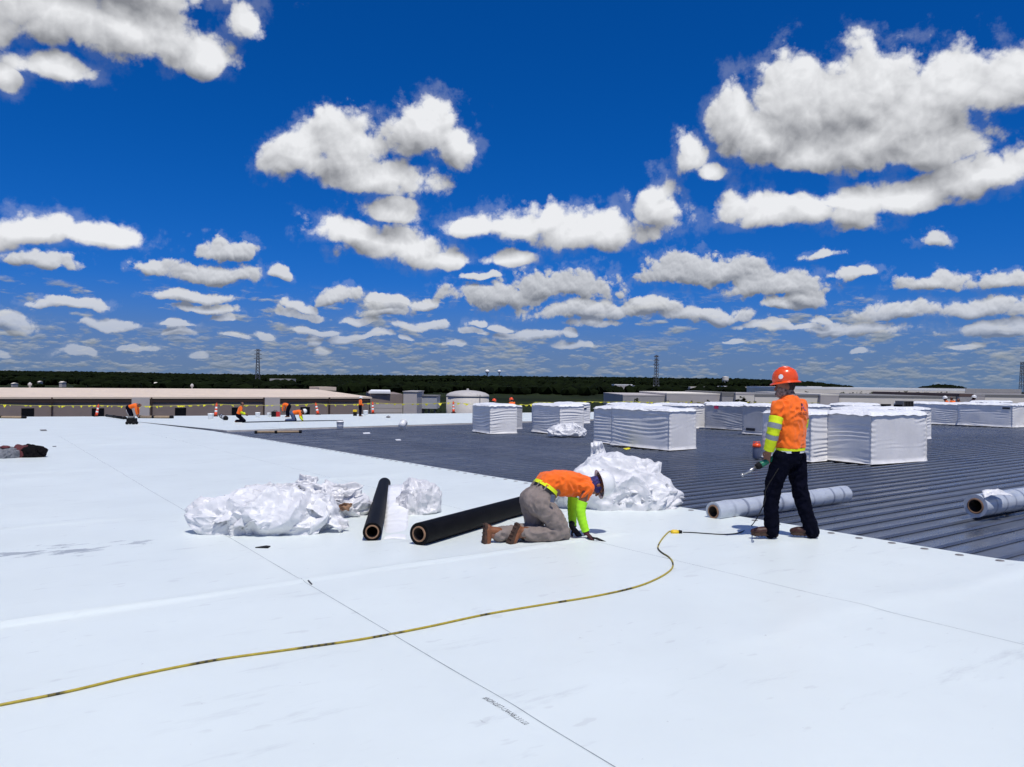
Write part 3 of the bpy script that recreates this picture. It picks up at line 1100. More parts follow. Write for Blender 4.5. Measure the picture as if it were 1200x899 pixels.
for i, (x0, x1, yt, Y, rm) in enumerate([(720, 741, 450.5, 900, 'whiteroof'), (744, 752, 452, 880, 'whiteroof'), (764, 782, 452.2, 900, 'whiteroof'), (783, 790, 454, 860, 'cream'), (793, 802, 455.2, 700, 'whiteroof'),
                                    (809, 822, 453.3, 870, 'cream'), (824, 835, 453.3, 860, 'greywall'), (840, 846, 453.2, 880, 'cream'), (848, 866, 452.6, 860, 'whiteroof'), (867, 880, 453.5, 850, 'cream'), (316, 341, 443.8, 1100, 'greywall')]):
    labs = ['long low white-roofed shed in the woods left of the tall pylon', 'small white-roofed shed among trees by the pylon', 'low white-roofed shed right of the pylon', 'small cream shed below the wooded skyline',
            'tiny bright white-roofed house in dark trees', 'cream-roofed shed among far trees', 'grey-roofed shed among far trees', 'narrow cream shed under the water tank', 'long white-roofed shed under the water tank', 'cream shed by the standing worker\'s mask', 'long grey-roofed shed far off in the left woods']
    t_ = block('far_shed', labs[i], x0, x1, yt, Y, 25, 'greywall', rm, 1.1, z0=-14)
for i, (px, py, w_) in enumerate([(14, 449, 4), (45, 447, 3), (71, 447.5, 6), (112, 447.5, 3), (129, 447.5, 3.5), (150, 447.8, 4.5), (163, 446.5, 5), (182, 448.5, 4)]):
    c = W(px, py, 720)
    t_ = thing('far_house', 'tiny pale house dotted in the dark woods above the beige roof', 'house', (c.x, c.y, 0), rh.uniform(-.4, .4), 'tiny houses in the left woods')
    w2_ = w_ * .6 * 720 / FPX
    MB().box(-w2_ / 2, w2_ / 2, 0, 6, c.z - 6, c.z - .6).build('wall', M['greywall'], t_)
    MB().add([(-w2_ / 2 - .3, -.4, c.z - .6), (w2_ / 2 + .3, -.4, c.z - .6), (w2_ / 2 + .3, 6.4, c.z - .6), (-w2_ / 2 - .3, 6.4, c.z - .6), (-w2_ / 2 - .3, 3, c.z + .4), (w2_ / 2 + .3, 3, c.z + .4)],
             [(0, 1, 5, 4), (2, 3, 4, 5), (0, 4, 3), (1, 2, 5), (3, 2, 1, 0)]).build('roof', M['cream'], t_)


# lattice pylons
def pylon(label, px, ytop, ybot, Y, wpx):
    top, bot = W(px, ytop, Y), W(px, ybot, Y)
    H = top.z - bot.z + 12
    t = thing('lattice_pylon', label, 'pylon', (bot.x, bot.y, bot.z - 12), RNG.uniform(.2, .6), 'power line pylons')
    w0, w1 = wpx * Y / FPX * .5, wpx * Y / FPX * .28
    th = .00032 * Y
    wid = lambda u: w0 + (w1 - w0) * min(1, u / .75)
    legs = MB()
    for sx in (-1, 1):
        for sy in (-1, 1):
            legs.bar((sx * w0, sy * w0, 0), (sx * w1, sy * w1, H * .75), th)
            legs.bar((sx * w1, sy * w1, H * .75), (sx * w1 * .8, sy * w1 * .8, H), th)
    legs.build('leg_frame', M['pylon'], t)
    br = MB()
    n = 12
    for i in range(n):
        u0, u1 = i / n, (i + 1) / n
        a, c = wid(u0), wid(u1)
        for (p, q) in (((-1, -1), (1, -1)), ((1, -1), (1, 1)), ((1, 1), (-1, 1)), ((-1, 1), (-1, -1))):
            br.bar((p[0] * a, p[1] * a, u0 * H), (q[0] * c, q[1] * c, u1 * H), th * .55)
            br.bar((q[0] * a, q[1] * a, u0 * H), (p[0] * c, p[1] * c, u1 * H), th * .55)
    br.build('bracing', M['pylon'], t)
    for i, u in enumerate((.72, .84, .95)):
        ar = MB()
        L = w0 * (1.9 - .15 * i)
        for sx in (-1, 1):
            ar.bar((0, 0, u * H), (sx * L, 0, u * H + .3), th * .8)
            ar.bar((0, 0, u * H + H * .04), (sx * L, 0, u * H + .3), th * .6)
        ar.build('crossarm', M['pylon'], t)


pylon('grey lattice pylon above the woods behind the long brown building', 302, 409, 438, 900, 5.0)
pylon('grey lattice pylon rising behind the pale warehouses', 769, 416, 446, 900, 5.0)
pylon('grey lattice pylon beyond the far white factory roofs', 1198, 424, 460, 700, 6.5)


def water_tower(label, px, ytop, ybot, Y, wpx, ball):
    top, bot = W(px, ytop, Y), W(px, ybot, Y)
    r = wpx * .5 * Y / FPX
    H = top.z - bot.z + 25
    t = thing('water_tower', label, 'water tower', (bot.x, bot.y, bot.z - 25), 0, 'water towers on the skyline')
    if ball:
        MB().lathe([(r * .55, 0), (r * .32, 8), (r * .30, H - 2 * r), (r * .5, H - 1.7 * r)], 12).build('stem', M['greywall'], t, True)
        MB().ell((0, 0, H - r * .85), (r, r, r * .85), 16, 8).build('bowl', M['whiteroof'], t, True)
    else:
        MB().lathe([(r * .9, H - 1.5 * r), (r, H - 1.2 * r), (r, H - .15 * r), (.1, H)], 16).build('bowl', M['cream'], t, False)
        lg = MB()
        for i in range(6):
            a = i * math.pi / 3
            lg.bar((r * math.cos(a), r * math.sin(a), 0), (r * .85 * math.cos(a), r * .85 * math.sin(a), H - 1.4 * r), r * .08)
        lg.build('leg_frame', M['greywall'], t)
        MB().lathe([(r * .15, 0), (r * .15, H - 1.4 * r)], 8).build('riser', M['greywall'], t)


water_tower('round white water tower on the skyline above the storage tank', 571, 433.2, 441, 2000, 5, True)
water_tower('smaller far round water tower beside the first one', 585, 433.6, 441, 2100, 4, True)
water_tower('squat cream water tank on legs above the dark woods', 850, 441, 447, 1500, 7.5, False)


# shrubs and trees in front of the warehouses
def leafy(label, px, ytop, Y, wpx, seed, nleaf=420, group='shrubs before the warehouses', zg=-9.0, name='leafy_tree'):
    r_ = random.Random(seed)
    top = W(px, ytop, Y)
    H = top.z - zg
    R0_ = wpx * .5 * Y / FPX
    t = thing(name, label, 'tree', (top.x, top.y, zg), r_.uniform(0, 6), group)
    tr_ = MB().tube([(0, 0, 0), (.1, .05, H * .4), (0, .1, H * .75)], [.16 + R0_ * .05, .1 + R0_ * .03, .05], 7)
    for i in range(6):
        a = r_.uniform(0, 6.28)
        h0 = H * r_.uniform(.3, .6)
        tr_.tube([(0, 0, h0), (R0_ * .35 * math.cos(a), R0_ * .35 * math.sin(a), h0 + H * .16), (R0_ * .7 * math.cos(a), R0_ * .7 * math.sin(a), h0 + H * .22)], [.07, .05, .02], 5)
    tr_.build('trunk', M['bark'], t)
    cr = MB()
    hubs = [(Vector((r_.gauss(0, .45), r_.gauss(0, .45), r_.uniform(-.5, .75))), r_.uniform(.3, .55)) for _ in range(9)]
    ls = R0_ * .17
    for i in range(nleaf):
        hb, hr = hubs[r_.randrange(9)]
        d_ = Vector((r_.gauss(0, 1), r_.gauss(0, 1), r_.gauss(0, 1))).normalized() * hr * r_.uniform(.6, 1.08)
        c = hb + d_
        c = Vector((c.x * R0_ * .8, c.y * R0_ * .8, H * .62 + c.z * H * .36))
        if c.z > H:
            c.z = H - r_.random() * .2
        u = Vector((r_.gauss(0, 1), r_.gauss(0, 1), r_.gauss(0, .6))).normalized()
        w = u.orthogonal().normalized()
        s_ = ls * r_.uniform(.6, 1.5)
        cr.add([c - u * s_, c + w * s_ * .6, c + u * s_, c - w * s_ * .6], [(0, 1, 2, 3)])
    cr.build('crown', M['leaf'], t)


for i, (px, yt, wp) in enumerate([(736, 468.5, 12), (745, 467, 14), (762, 467.5, 15), (783, 468.8, 13), (797, 469.2, 14), (812, 469.5, 14), (829, 468, 13), (843, 470, 12), (858, 469, 14), (886, 469.5, 14)]):
    leafy('dark rounded shrub at the foot of the pale warehouses', px, yt, 128 + (i % 3) * 3, wp, 40 + i)
leafy('bushy spreading tree before the bright cream warehouse', 871, 464.5, 124, 24, 77, 700, None)
for i in range(15):
    px = 945 + i * 11.6 + (i * 37 % 7)
    leafy('dark tree in the row along the long far factory hall', px, 458.6 + (i * 13 % 5) * .35, 300 + (i % 3) * 6, 11 + (i * 7 % 5), 100 + i, 160, 'trees along the far factory hall', -9)
for i in range(9):
    leafy('dark shrub at the foot of the round tank and trailer', 490 + i * 5.2 if i < 5 else 570 + i * 12, 478 - (i % 3), 113 + (i % 2) * 9 if i < 5 else 135, 9 + (i % 3) * 3, 200 + i, 160, 'shrubs round the tank', -9)
# ------------------------------------------------------------------ crumpled plastic
def tri(t):
    return abs((t % 1.0) - .5) * 2


def folds(seed, k, f0, f1):
    r_ = random.Random(seed)
    out = []
    for i in range(k):
        u = i / max(1, k - 1)
        fr = f0 * (f1 / f0) ** u
        d = Vector((r_.gauss(0, 1), r_.gauss(0, 1), r_.gauss(0, 1))).normalized()
        out.append((d * fr, r_.random(), 1.0 / (1 + 2.2 * u)))
    return out


def crease(p):
    """ridges where creased facets meet"""
    d = noise.voronoi(p)[0]
    return .35 - (d[1] - d[0])


def crumple(p, fl, seed):
    w = Vector((noise.noise(p * 1.7 + Vector((seed, 0, 0))), noise.noise(p * 1.7 + Vector((0, seed, 5))), noise.noise(p * 1.7 + Vector((3, 1, seed))))) * .22
    q = p + w
    return sum(a * (tri(q.dot(d) + ph) - .5) for d, ph, a in fl)


def crush(p, seed, f, rough):
    """displacement vector of crumpled sheet, in units of the crumple depth"""
    q = p * f + Vector((seed * 1.7, seed * .3, seed))
    q = q + Vector((noise.noise(q * .8), noise.noise(q * .8 + Vector((7, 0, 0))), noise.noise(q * .8 + Vector((0, 7, 0))))) * .5
    s = Vector((q.x + .6 * q.y, q.y * .55, q.z))
    a = crease(q)
    b_ = crease(s * 2.3 + Vector((3, 9, 1)))
    c = crease(q * 4.6 + Vector((1, 2, 8)))
    k = a + .45 * b_ + .22 * c * rough
    side = Vector((noise.noise(q * .9 + Vector((11, 0, 3))), noise.noise(q * .9 + Vector((0, 13, 5))), noise.noise(q * .9 + Vector((2, 4, 17)))))
    return k, side


def heap(name, mt, parent, c, size, rz, seed, amp=.08, cf=3.0, rough=1.0, sub=5, sq=2.6, profile=None, slump=.6, under=.93):
    """a heap of plastic lying at c; size = (length, depth, height)"""
    bm = bmesh.new()
    bmesh.ops.create_icosphere(bm, subdivisions=sub, radius=1)
    lx, ly, h = size
    M_ = Matrix.Rotation(rz, 3, 'Z')
    for v in bm.verts:
        p = v.co.copy()
        g = (abs(p.x) ** sq + abs(p.y) ** sq + abs(p.z) ** sq) ** (-1 / sq)
        e = p * g
        if e.z < 0:
            e.z *= .30
        e.x *= lx * .5
        e.y *= ly * .5
        e.z *= h * (profile(p.x, p.y) if profile else 1)
        k_, sd_ = crush(e, seed, cf, rough)
        up_ = Vector((p.x, p.y, max(p.z, 0) + .12)).normalized()
        e += up_ * (k_ - .1) * amp + sd_ * amp * slump * min(1.0, max(0.0, e.z / (h * .5)))
        if e.z < 0:
            e.z *= .15
        e.z = max(e.z, -.02)
        uc = under + (1 - under) * min(1.0, max(0.0, e.z) / (h * .45))
        e.x *= uc
        e.y *= uc
        w = M_ @ e
        x, y = c[0] + w.x, c[1] + w.y
        v.co = Vector((w.x, w.y, e.z + pz(x, y) - pz(c[0], c[1])))
    me = bpy.data.meshes.new(name)
    bm.to_mesh(me)
    bm.free()
    me.polygons.foreach_set('use_smooth', [True] * len(me.polygons))
    try:
        me.set_sharp_from_angle(angle=math.radians(34))
    except Exception:
        pass
    return obj(name, me, mt, parent)


def flap(name, mt, parent, pts, seed, amp=.03, n=18):
    """a creased tongue of sheet over four corner points"""
    fl = folds(seed, 6, 1.5, 5)
    a, b_, c, d = [Vector(p) for p in pts]
    nr = (b_ - a).cross(d - a).normalized()
    v = []
    for i in range(n + 1):
        for j in range(n + 1):
            u, w = i / n, j / n
            p = a.lerp(b_, u).lerp(d.lerp(c, u), w)
            v.append(p + nr * (crumple(Vector((u, w, seed)) * 1.3, fl, seed) * amp + .04 * math.sin(math.pi * u)))
    f = [(i * (n + 1) + j, (i + 1) * (n + 1) + j, (i + 1) * (n + 1) + j + 1, i * (n + 1) + j + 1) for i in range(n) for j in range(n)]
    o = obj(name, mesh(name, v, f, True), mt, parent)
    m_ = o.modifiers.new('thick', 'SOLIDIFY')
    m_.thickness = .004
    return o


def drapes(t, size, k, seed, m_, name='loose_fold'):
    """loose tongues of sheet lying over a heap"""
    r_ = random.Random(seed)
    lx, ly, h = size
    for i in range(k):
        x = lx * r_.uniform(-.36, .36)
        w_ = r_.uniform(.16, .30)
        y0, y1 = -ly * r_.uniform(.40, .50), -ly * r_.uniform(-.05, .15)
        z0, z1 = h * r_.uniform(.12, .40), h * r_.uniform(.95, 1.12)
        sk = r_.uniform(-.22, .22)
        flap(name, m_, t, [Vector((x - w_ * .7, y0, z0)), Vector((x + w_ * .5, y0 + r_.uniform(-.05, .05), z0 + r_.uniform(-.06, .10))), Vector((x + w_ + sk, y1, z1)), Vector((x - w_ + sk, y1 + r_.uniform(-.06, .06), z1 * r_.uniform(.9, 1.05)))], seed + i, .055, 22)


# full sack on the near membrane and the wrap heaped behind it
c = rp(311, 622)
t = thing('plastic_sack', 'large stuffed white plastic sack lying beside the black rolls', 'plastic sack', c)
heap('sack_body', M['bag'], t, c, (1.62, .74, .44), -.05, 21, .20, 2.1, .9, 6, 3.4, under=.84, profile=lambda x, y: .80 + .26 * (x + .1) * (1 if x < .2 else .3) + .12 * (1 - abs(x)))
drapes(t, (1.5, .74, .42), 4, 301, M['bag'])
q = rp(400, 626) - c
flap('sack_mouth', M['bag'], t, [q + Vector((-.42, -.02, .30)), q + Vector((-.02, .02, .02)), q + Vector((.06, .16, .06)), q + Vector((-.25, .18, .38))], 5, .05)
q2 = rp(235, 620) - c
flap('sack_corner', M['bag'], t, [q2 + Vector((-.05, .02, .02)), q2 + Vector((.20, -.10, .02)), q2 + Vector((.40, -.02, .30)), q2 + Vector((.0, .16, .26))], 9, .05)
c = rp(300, 604)
t = thing('crumpled_wrap', 'crumpled white plastic wrap heaped behind the stuffed sack', 'plastic wrap', c)
heap('wrap_heap', M['wad'], t, c, (1.75, .55, .40), .05, 33, .15, 3.4, .8, 6, 2.2, lambda x, y: .66 + .42 * math.exp(-((x - .45) / .28) ** 2))
q = rp(350, 600) - c
flap('wrap_tongue', M['bag'], t, [q + Vector((-.12, 0, .20)), q + Vector((.2, -.05, .24)), q + Vector((.22, .12, .44)), q + Vector((-.05, .15, .46))], 3, .07)
drapes(t, (1.6, .5, .36), 5, 311, M['wad'])
c = rp(401, 603)
t = thing('crumpled_wrap', 'torn crumpled white plastic wrap left of the upright black roll', 'plastic wrap', c)
heap('wrap_heap', M['wad'], t, c, (.74, .6, .40), .1, 41, .16, 3.6, .8, 6, 2.2, lambda x, y: .75 + .3 * math.exp(-((x + .5) / .35) ** 2))
drapes(t, (.56, .5, .34), 3, 321, M['wad'])
flap('torn_hole', M['core'], t, [Vector((-.02, -.345, .10)), Vector((.16, -.36, .11)), Vector((.20, -.30, .19)), Vector((.03, -.30, .17))], 8, .03)
c = rp(490, 600)
t = thing('crumpled_wrap', 'bunched white plastic wrap behind the white membrane strip', 'plastic wrap', c)
heap('wrap_heap', M['wad'], t, c, (.56, .6, .38), .2, 52, .12, 4.0, .8, 6, 2.4)

# white strip of membrane ramped over the wrap
t0, t1, t2, t3 = rp(446, 633), rp(478, 633), rp(479, 592), rp(455, 592)
v, f = [], []
for i in range(21):
    u = i / 20
    for j in range(7):
        w = j / 6
        p = t0.lerp(t3, u).lerp(t1.lerp(t2, u), w)
        z = pz(p.x, p.y) + .008 + .27 * max(0, (u - .35) / .65) ** 1.5 + .01 * math.sin(w * 3.1)
        v.append((p.x, p.y, z))
f = [(i * 7 + j, i * 7 + j + 1, (i + 1) * 7 + j + 1, (i + 1) * 7 + j) for i in range(20) for j in range(6)]
o = obj('membrane_strip', mesh('membrane_strip', v, f, True), M['wrap_top'])
o.modifiers.new('thick', 'SOLIDIFY').thickness = .003
tag(o, 'loose white membrane strip curling up between the two black rolls', 'membrane strip')

# big white bag at the edge of the steel
c = rp(722, 592)
t = thing('plastic_bag', 'huge bulging white plastic bag at the steel edge behind the kneeling worker', 'plastic bag', c)
heap('bag_body', M['bag'], t, c, (1.82, 1.15, .60), -.02, 63, .19, 1.9, .8, 6, 2.3, under=.9, profile=lambda x, y: 1.0 - .28 * max(0, x) - .05 * x)
drapes(t, (1.6, 1.0, .56), 4, 331, M['bag'])
q = rp(697, 585) - c
flap('bag_ear', M['bag'], t, [q + Vector((-.07, 0, .48)), q + Vector((.24, -.02, .50)), q + Vector((.10, .06, .84)), q + Vector((-.06, .06, .82))], 13, .05)
q = rp(733, 588) - c
flap('bag_ear', M['bag'], t, [q + Vector((-.02, 0, .46)), q + Vector((.11, -.02, .42)), q + Vector((-.02, .03, .66)), q + Vector((-.10, .03, .64))], 14, .03)
flap('bag_hem', M['bag'], t, [Vector((.45, -.50, .01)), Vector((.80, -.28, .01)), Vector((.93, -.05, .10)), Vector((.62, -.30, .36))], 15, .04)
flap('paper_scrap', M['tan'], t, [q + Vector((.10, .02, .48)), q + Vector((.20, .0, .48)), q + Vector((.19, .05, .56)), q + Vector((.11, .05, .55))], 16, .03, 6)

# small sack by the pallets
c = rp(664, 510.5)
t = thing('plastic_sack', 'white plastic sack slumped on the steel before a wrapped pallet', 'plastic sack', c)
heap('sack_body', M['bag'], t, c, (1.38, .8, .40), .0, 71, .16, 3.6, 1.0, 5, 2.3)
q = rp(655, 507) - c
flap('sack_mouth', M['bag'], t, [q + Vector((-.3, 0, .2)), q + Vector((.1, -.05, .3)), q + Vector((.2, .05, .52)), q + Vector((-.1, .1, .42))], 17, .05, 10)


# ------------------------------------------------------------------ wrapped pallets
def pallet(label, n0, s0, a, b_, H, seed, grey=False, tagc=None, group='wrapped pallets on the steel roof', turn=0.0):
    """stretch-wrapped stack: corner at (n0, s0), a long across, b_ long downslope"""
    r_ = random.Random(seed)
    x0, y0 = xy(n0, s0)
    zb = pz(x0, y0) - .066 + .034
    ang = math.atan2(NY, NX) + math.radians(turn)
    t = thing('wrapped_pallet', label, 'pallet', (x0, y0, zb), ang, group)
    ka, kb, kz = int(a / .05), int(b_ / .05), 64
    # outline of the stack, walked once round
    ring = []
    for i in range(ka):
        ring.append((a * i / ka, 0, 0, -1))
    for i in range(kb):
        ring.append((a, b_ * i / kb, 1, 0))
    for i in range(ka):
        ring.append((a - a * i / ka, b_, 0, 1))
    for i in range(kb):
        ring.append((0, b_ - b_ * i / kb, -1, 0))
    m = len(ring)
    ph = [r_.uniform(0, 50) for _ in range(4)]
    tilt = [r_.uniform(-.22, .22) for _ in range(4)]
    per = 2 * (a + b_)
    v, f = [], []
    hz = lambda i: H * (i / kz)
    for i in range(kz + 1):
        z = hz(i)
        for j, (x, y, nx, ny) in enumerate(ring):
            face = 0 if ny < 0 else 1 if nx > 0 else 2 if ny > 0 else 3
            u = x if face in (0, 2) else y
            L = a if face in (0, 2) else b_
            un = u / L
            edge = min(un, 1 - un)
            # taut folds that fan out from the corners, sharp where the film bunches
            fan = (tilt[face] * (un - .5)) * 1.3
            w = (z + fan * (z + .2)) * 9 + 1.1 * noise.noise((u * .6, z * .8, ph[face])) + .9 * noise.noise((u * .5, z * 3.1, ph[face] + 4))
            patchy = noise.noise((u * 1.1 + ph[face], z * 2.0, 1.5)) * 1.6 + noise.noise((u * .7, z * 5.0, ph[face] + 2)) * .9
            env = min(1.0, max(0, patchy + .30)) * min(1, edge * 7 + .1)
            fr_ = w % 1.0
            ridge = (fr_ / .3 if fr_ < .3 else (1 - fr_) / .7)
            dpt = .022 * env * (ridge - .6) + .016 * noise.noise((u * 1.5, z * 1.5, ph[face] + 9)) - .012
            dpt += .006 * max(0, noise.noise((u * 14, z * 1.2, ph[face] + 5)) - .15)
            # soft corner posts and flared hem
            if edge < .03:
                dpt -= .012
            low = max(0, 1 - z / .10)
            dpt += .030 * low * low * (1 + .8 * noise.noise((u * 4, 0, ph[face])))
            if z > H - .05:
                dpt -= .02
            pinch = .008 * tri(z * 9.0 + face * .3) if edge < .06 else 0
            dpt -= pinch
            ox, oy = nx * dpt, ny * dpt
            v.append((x + ox, y + oy, z))
    for i in range(kz):
        for j in range(m):
            c_, d_ = i * m + j, i * m + (j + 1) % m
            f.append((c_, d_, d_ + m, c_ + m))
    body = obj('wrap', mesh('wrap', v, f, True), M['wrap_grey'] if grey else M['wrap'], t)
    # loose, lumpy cover on top
    gx, gy = max(10, int(a / .06)), max(10, int(b_ / .06))
    v, f = [], []
    k0 = r_.uniform(0, 99)
    for i in range(gx + 1):
        for j in range(gy + 1):
            u, w = i / gx, j / gy
            e = min(u * a, (1 - u) * a, w * b_, (1 - w) * b_)
            rise = .050 * (1 - math.exp(-e / .10)) * (.80 + 1.0 * noise.noise((u * a * 1.6, w * b_ * 1.6, k0))) + .016 * abs(noise.noise((u * a * 5, w * b_ * 5, k0)))
            drop = -.05 if e < 1e-6 else 0
            out = .016 if e < 1e-6 else 0
            x = u * a + (out if i == gx else -out if i == 0 else 0)
            y = w * b_ + (out if j == gy else -out if j == 0 else 0)
            v.append((x, y, H + .004 + rise + drop * (1 + .6 * noise.noise((u * 9, w * 9, k0)))))
    f = [(i * (gy + 1) + j, (i + 1) * (gy + 1) + j, (i + 1) * (gy + 1) + j + 1, i * (gy + 1) + j + 1) for i in range(gx) for j in range(gy)]
    obj('top_cover', mesh('top_cover', v, f, True), M['wrap_top'], t)
    for k_ in range(3 if b_ > 2 else 2):
        u = (k_ + .5) / (3 if b_ > 2 else 2)
        MB().box(.06, a - .06, b_ * u - .07, b_ * u + .07, -.034, .006).build('runner', M['wood'], t)
    if tagc:
        face, u, zz, w_, h_, mm = tagc
        if face == 'N':
            MB().box(-.012, -.004, u, u + w_, zz, zz + h_).build('tag', M[mm], t)
        else:
            MB().box(u, u + w_, -.012, -.004, zz, zz + h_).build('tag', M[mm], t)
    return t


def pal(label, px, py, a, b_, H, seed, **kw):
    p = rp(px, py, -.032)
    n, s = ns(p.x, p.y)
    return pallet(label, n, s, a, b_, H, seed, **kw)


pal('white wrapped pallet with a plain grey side, standing nearest the tipped bucket', 574, 508.5, 1.2, 1.75, 1.10, 1, turn=-8)
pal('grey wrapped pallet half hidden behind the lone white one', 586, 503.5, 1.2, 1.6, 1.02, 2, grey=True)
pal('wrapped pallet with slanting folds behind the slumped sack', 656, 509.3, 1.15, 2.0, 1.10, 3, turn=-3)
pal('far small wrapped pallet with a dark mark beside the folded one', 670, 496.5, 1.25, 1.6, 1.02, 4, tagc=('S', .75, .72, .22, .06, 'label'))
pal('short wrapped pallet with a loose hem touching the long one', 721, 520.5, 1.2, 1.05, 1.10, 5)
pal('long wrapped pallet with wrinkled grey side before the row', 784.5, 528, 1.12, 2.3, 1.10, 6, turn=2)
pal('white wrapped pallet just behind the long wrinkled one', 803, 502.5, 1.25, 2.0, 1.02, 7)
pal('white-topped wrapped pallet behind the short one with loose hem', 752, 506, 1.2, 2.2, 1.06, 8)
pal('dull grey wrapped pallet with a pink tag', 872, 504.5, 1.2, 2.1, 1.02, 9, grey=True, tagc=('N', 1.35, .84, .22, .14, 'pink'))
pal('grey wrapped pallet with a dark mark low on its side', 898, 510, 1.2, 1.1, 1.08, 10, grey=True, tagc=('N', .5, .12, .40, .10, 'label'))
pal('white wrapped pallet with tight folds right behind the standing worker', 951, 541.5, 1.2, 1.35, 1.10, 11)
pal('big white wrapped pallet with fanned folds and a greyish end', 1022, 544.5, 2.0, 1.2, 1.10, 12, turn=-5)
pal('pale wrapped pallet with lumpy cover behind the fanned one', 1012, 518, 1.9, 1.2, 1.04, 13)
pal('white-covered wrapped pallet beside the lumpy covered one', 1062, 516, 1.6, 1.2, 1.02, 14)
pal('far wrapped pallet with a flat white top behind the standing worker', 942, 505, 1.9, 1.2, 1.0, 15)
pal('far wrapped pallet with a bulging white top near the warehouses', 1000, 501, 2.2, 1.2, 1.0, 16)
pal('dull wrapped pallet beside the dark corner shadow', 1126, 498.3, 1.2, 2.1, .98, 17)
pal('white wrapped pallet with a small printed label near its top corner', 1187, 501, 1.2, 2.3, .98, 18, tagc=('N', .12, .78, .3, .08, 'label'))
pal('white wrapped pallet next to the one with the printed label', 1252, 501.5, 1.2, 2.0, .98, 19)
pal('far white wrapped pallet behind the dull one', 1075, 493.5, 2.2, 1.3, .95, 20)
pal('far white wrapped pallet behind the labelled one', 1165, 492, 2.3, 1.3, .98, 21)
pal('white wrapped pallet with snowy cover behind the pink-tagged grey one', 846, 497, 2.0, 1.2, 1.02, 22)


# slatted box on one of the covered pallets
c = W(1060, 476.5, 22.2)
t = thing('equipment_box', 'dark grey slatted equipment box on top of a white-covered pallet', 'equipment box', c, .5)
MB().box(-.24, .22, -.14, .14, 0, .17).build('housing', M['greyroof'], t, bevel=.01)
for i in range(6):
    MB().box(-.22 + i * .072, -.185 + i * .072, -.160, -.142, .015, .155).build('slat', M['black'], t)
MB().box(-.36, -.245, -.1, .1, 0, .06).build('foot', M['black'], t)

# ------------------------------------------------------------------ rolls
def roll(name, label, A, B, r, outer, core_r, cat='roll', wrapn=False, seed=0, closed=True):
    A, B = Vector(A), Vector(B)
    t = thing(name, label, cat, A)
    d = B - A
    L = d.length
    ax = d.normalized()
    u = ax.cross(Vector((0, 0, 1))).normalized()
    w = u.cross(ax)
    seg, k = 40, 70 if wrapn else 24
    v, f = [], []
    for i in range(k + 1):
        tt = i / k
        for j in range(seg):
            a = 2 * math.pi * j / seg
            rr_ = r
            if wrapn:
                rr_ += .006 * noise.noise((tt * L * 5, math.cos(a) * 1.3, math.sin(a) * 1.3 + seed)) + .004 * tri(tt * L * 4.2 + .3 * math.cos(a) + seed) * max(0, noise.noise((tt * 5, a, seed)) + .4)
                if tt < .03 or tt > .97:
                    rr_ += .006 * noise.noise((a * 2, tt * 99, seed))
            else:
                rr_ += .0015 * noise.noise((tt * L * 2, math.cos(a), math.sin(a)))
            p = ax * (L * tt) + u * (math.cos(a) * rr_) + w * (math.sin(a) * rr_)
            v.append(p)
    for i in range(k):
        for j in range(seg):
            a, b_ = i * seg + j, i * seg + (j + 1) % seg
            f.append((a, a + seg, b_ + seg, b_))
    # end faces: ring between the outside and the core
    for base, off in ((0, 0), (k * seg, L)):
        k0 = len(v)
        for j in range(seg):
            a = 2 * math.pi * j / seg
            v.append(ax * off + u * (math.cos(a) * core_r * 1.02) + w * (math.sin(a) * core_r * 1.02))
        for j in range(seg):
            a, b_ = base + j, base + (j + 1) % seg
            q = (a, b_, k0 + (j + 1) % seg, k0 + j)
            f.append(q if off == 0 else tuple(reversed(q)))
    obj('outer_layer', mesh('outer_layer', v, f, True), outer, t)
    me = t.children[0].data
    try:
        me.set_sharp_from_angle(angle=math.radians(50))
    except Exception:
        pass
    cm = MB()
    for (ra, o0, o1) in ((core_r, -.012, .012),):
        pass
    # cardboard tube: outside, inside with its shade painted in, and rims
    prof = [(core_r, -.010), (core_r, L + .010), (core_r * .80, L + .010), (core_r * .80, -.010)]
    v, f = [], []
    for (rr_, off) in prof:
        for j in range(seg):
            a = 2 * math.pi * j / seg
            v.append(ax * off + u * (math.cos(a) * rr_) + w * (math.sin(a) * rr_))
    for i in range(4):
        i2 = (i + 1) % 4
        for j in range(seg):
            f.append((i * seg + j, i * seg + (j + 1) % seg, i2 * seg + (j + 1) % seg, i2 * seg + j))
    cme = mesh('core', v, f, True, [M['core'], M['core_shade']], [1 if i == 2 else 0 for i in range(4) for j in range(seg)])
    obj('core', cme, None, t)
    return t


def on(px, py, h):
    p = rp(px, py)
    return Vector((p.x, p.y, pz(p.x, p.y) + h))


r1 = .098
roll('black_roll', 'black membrane roll pointing away beside the crumpled wrap', on(436, 635, r1 + .006), on(450.5, 574.5, r1 + .006), r1, M['blackroll'], .072)
A_, B_ = on(491, 640, .122), on(640, 594.5, .118)
roll('black_roll', 'long black membrane roll running behind the kneeling worker', A_, B_, .116, M['blackroll'], .080)

# clear-wrapped white rolls on the steel: bluish print shows through the film in bands
M['rollwrap'] = mat('film_wrapped_roll', (.47, .51, .57), .22, .10, 4, .4, 16, spec=.6, coat=.3)


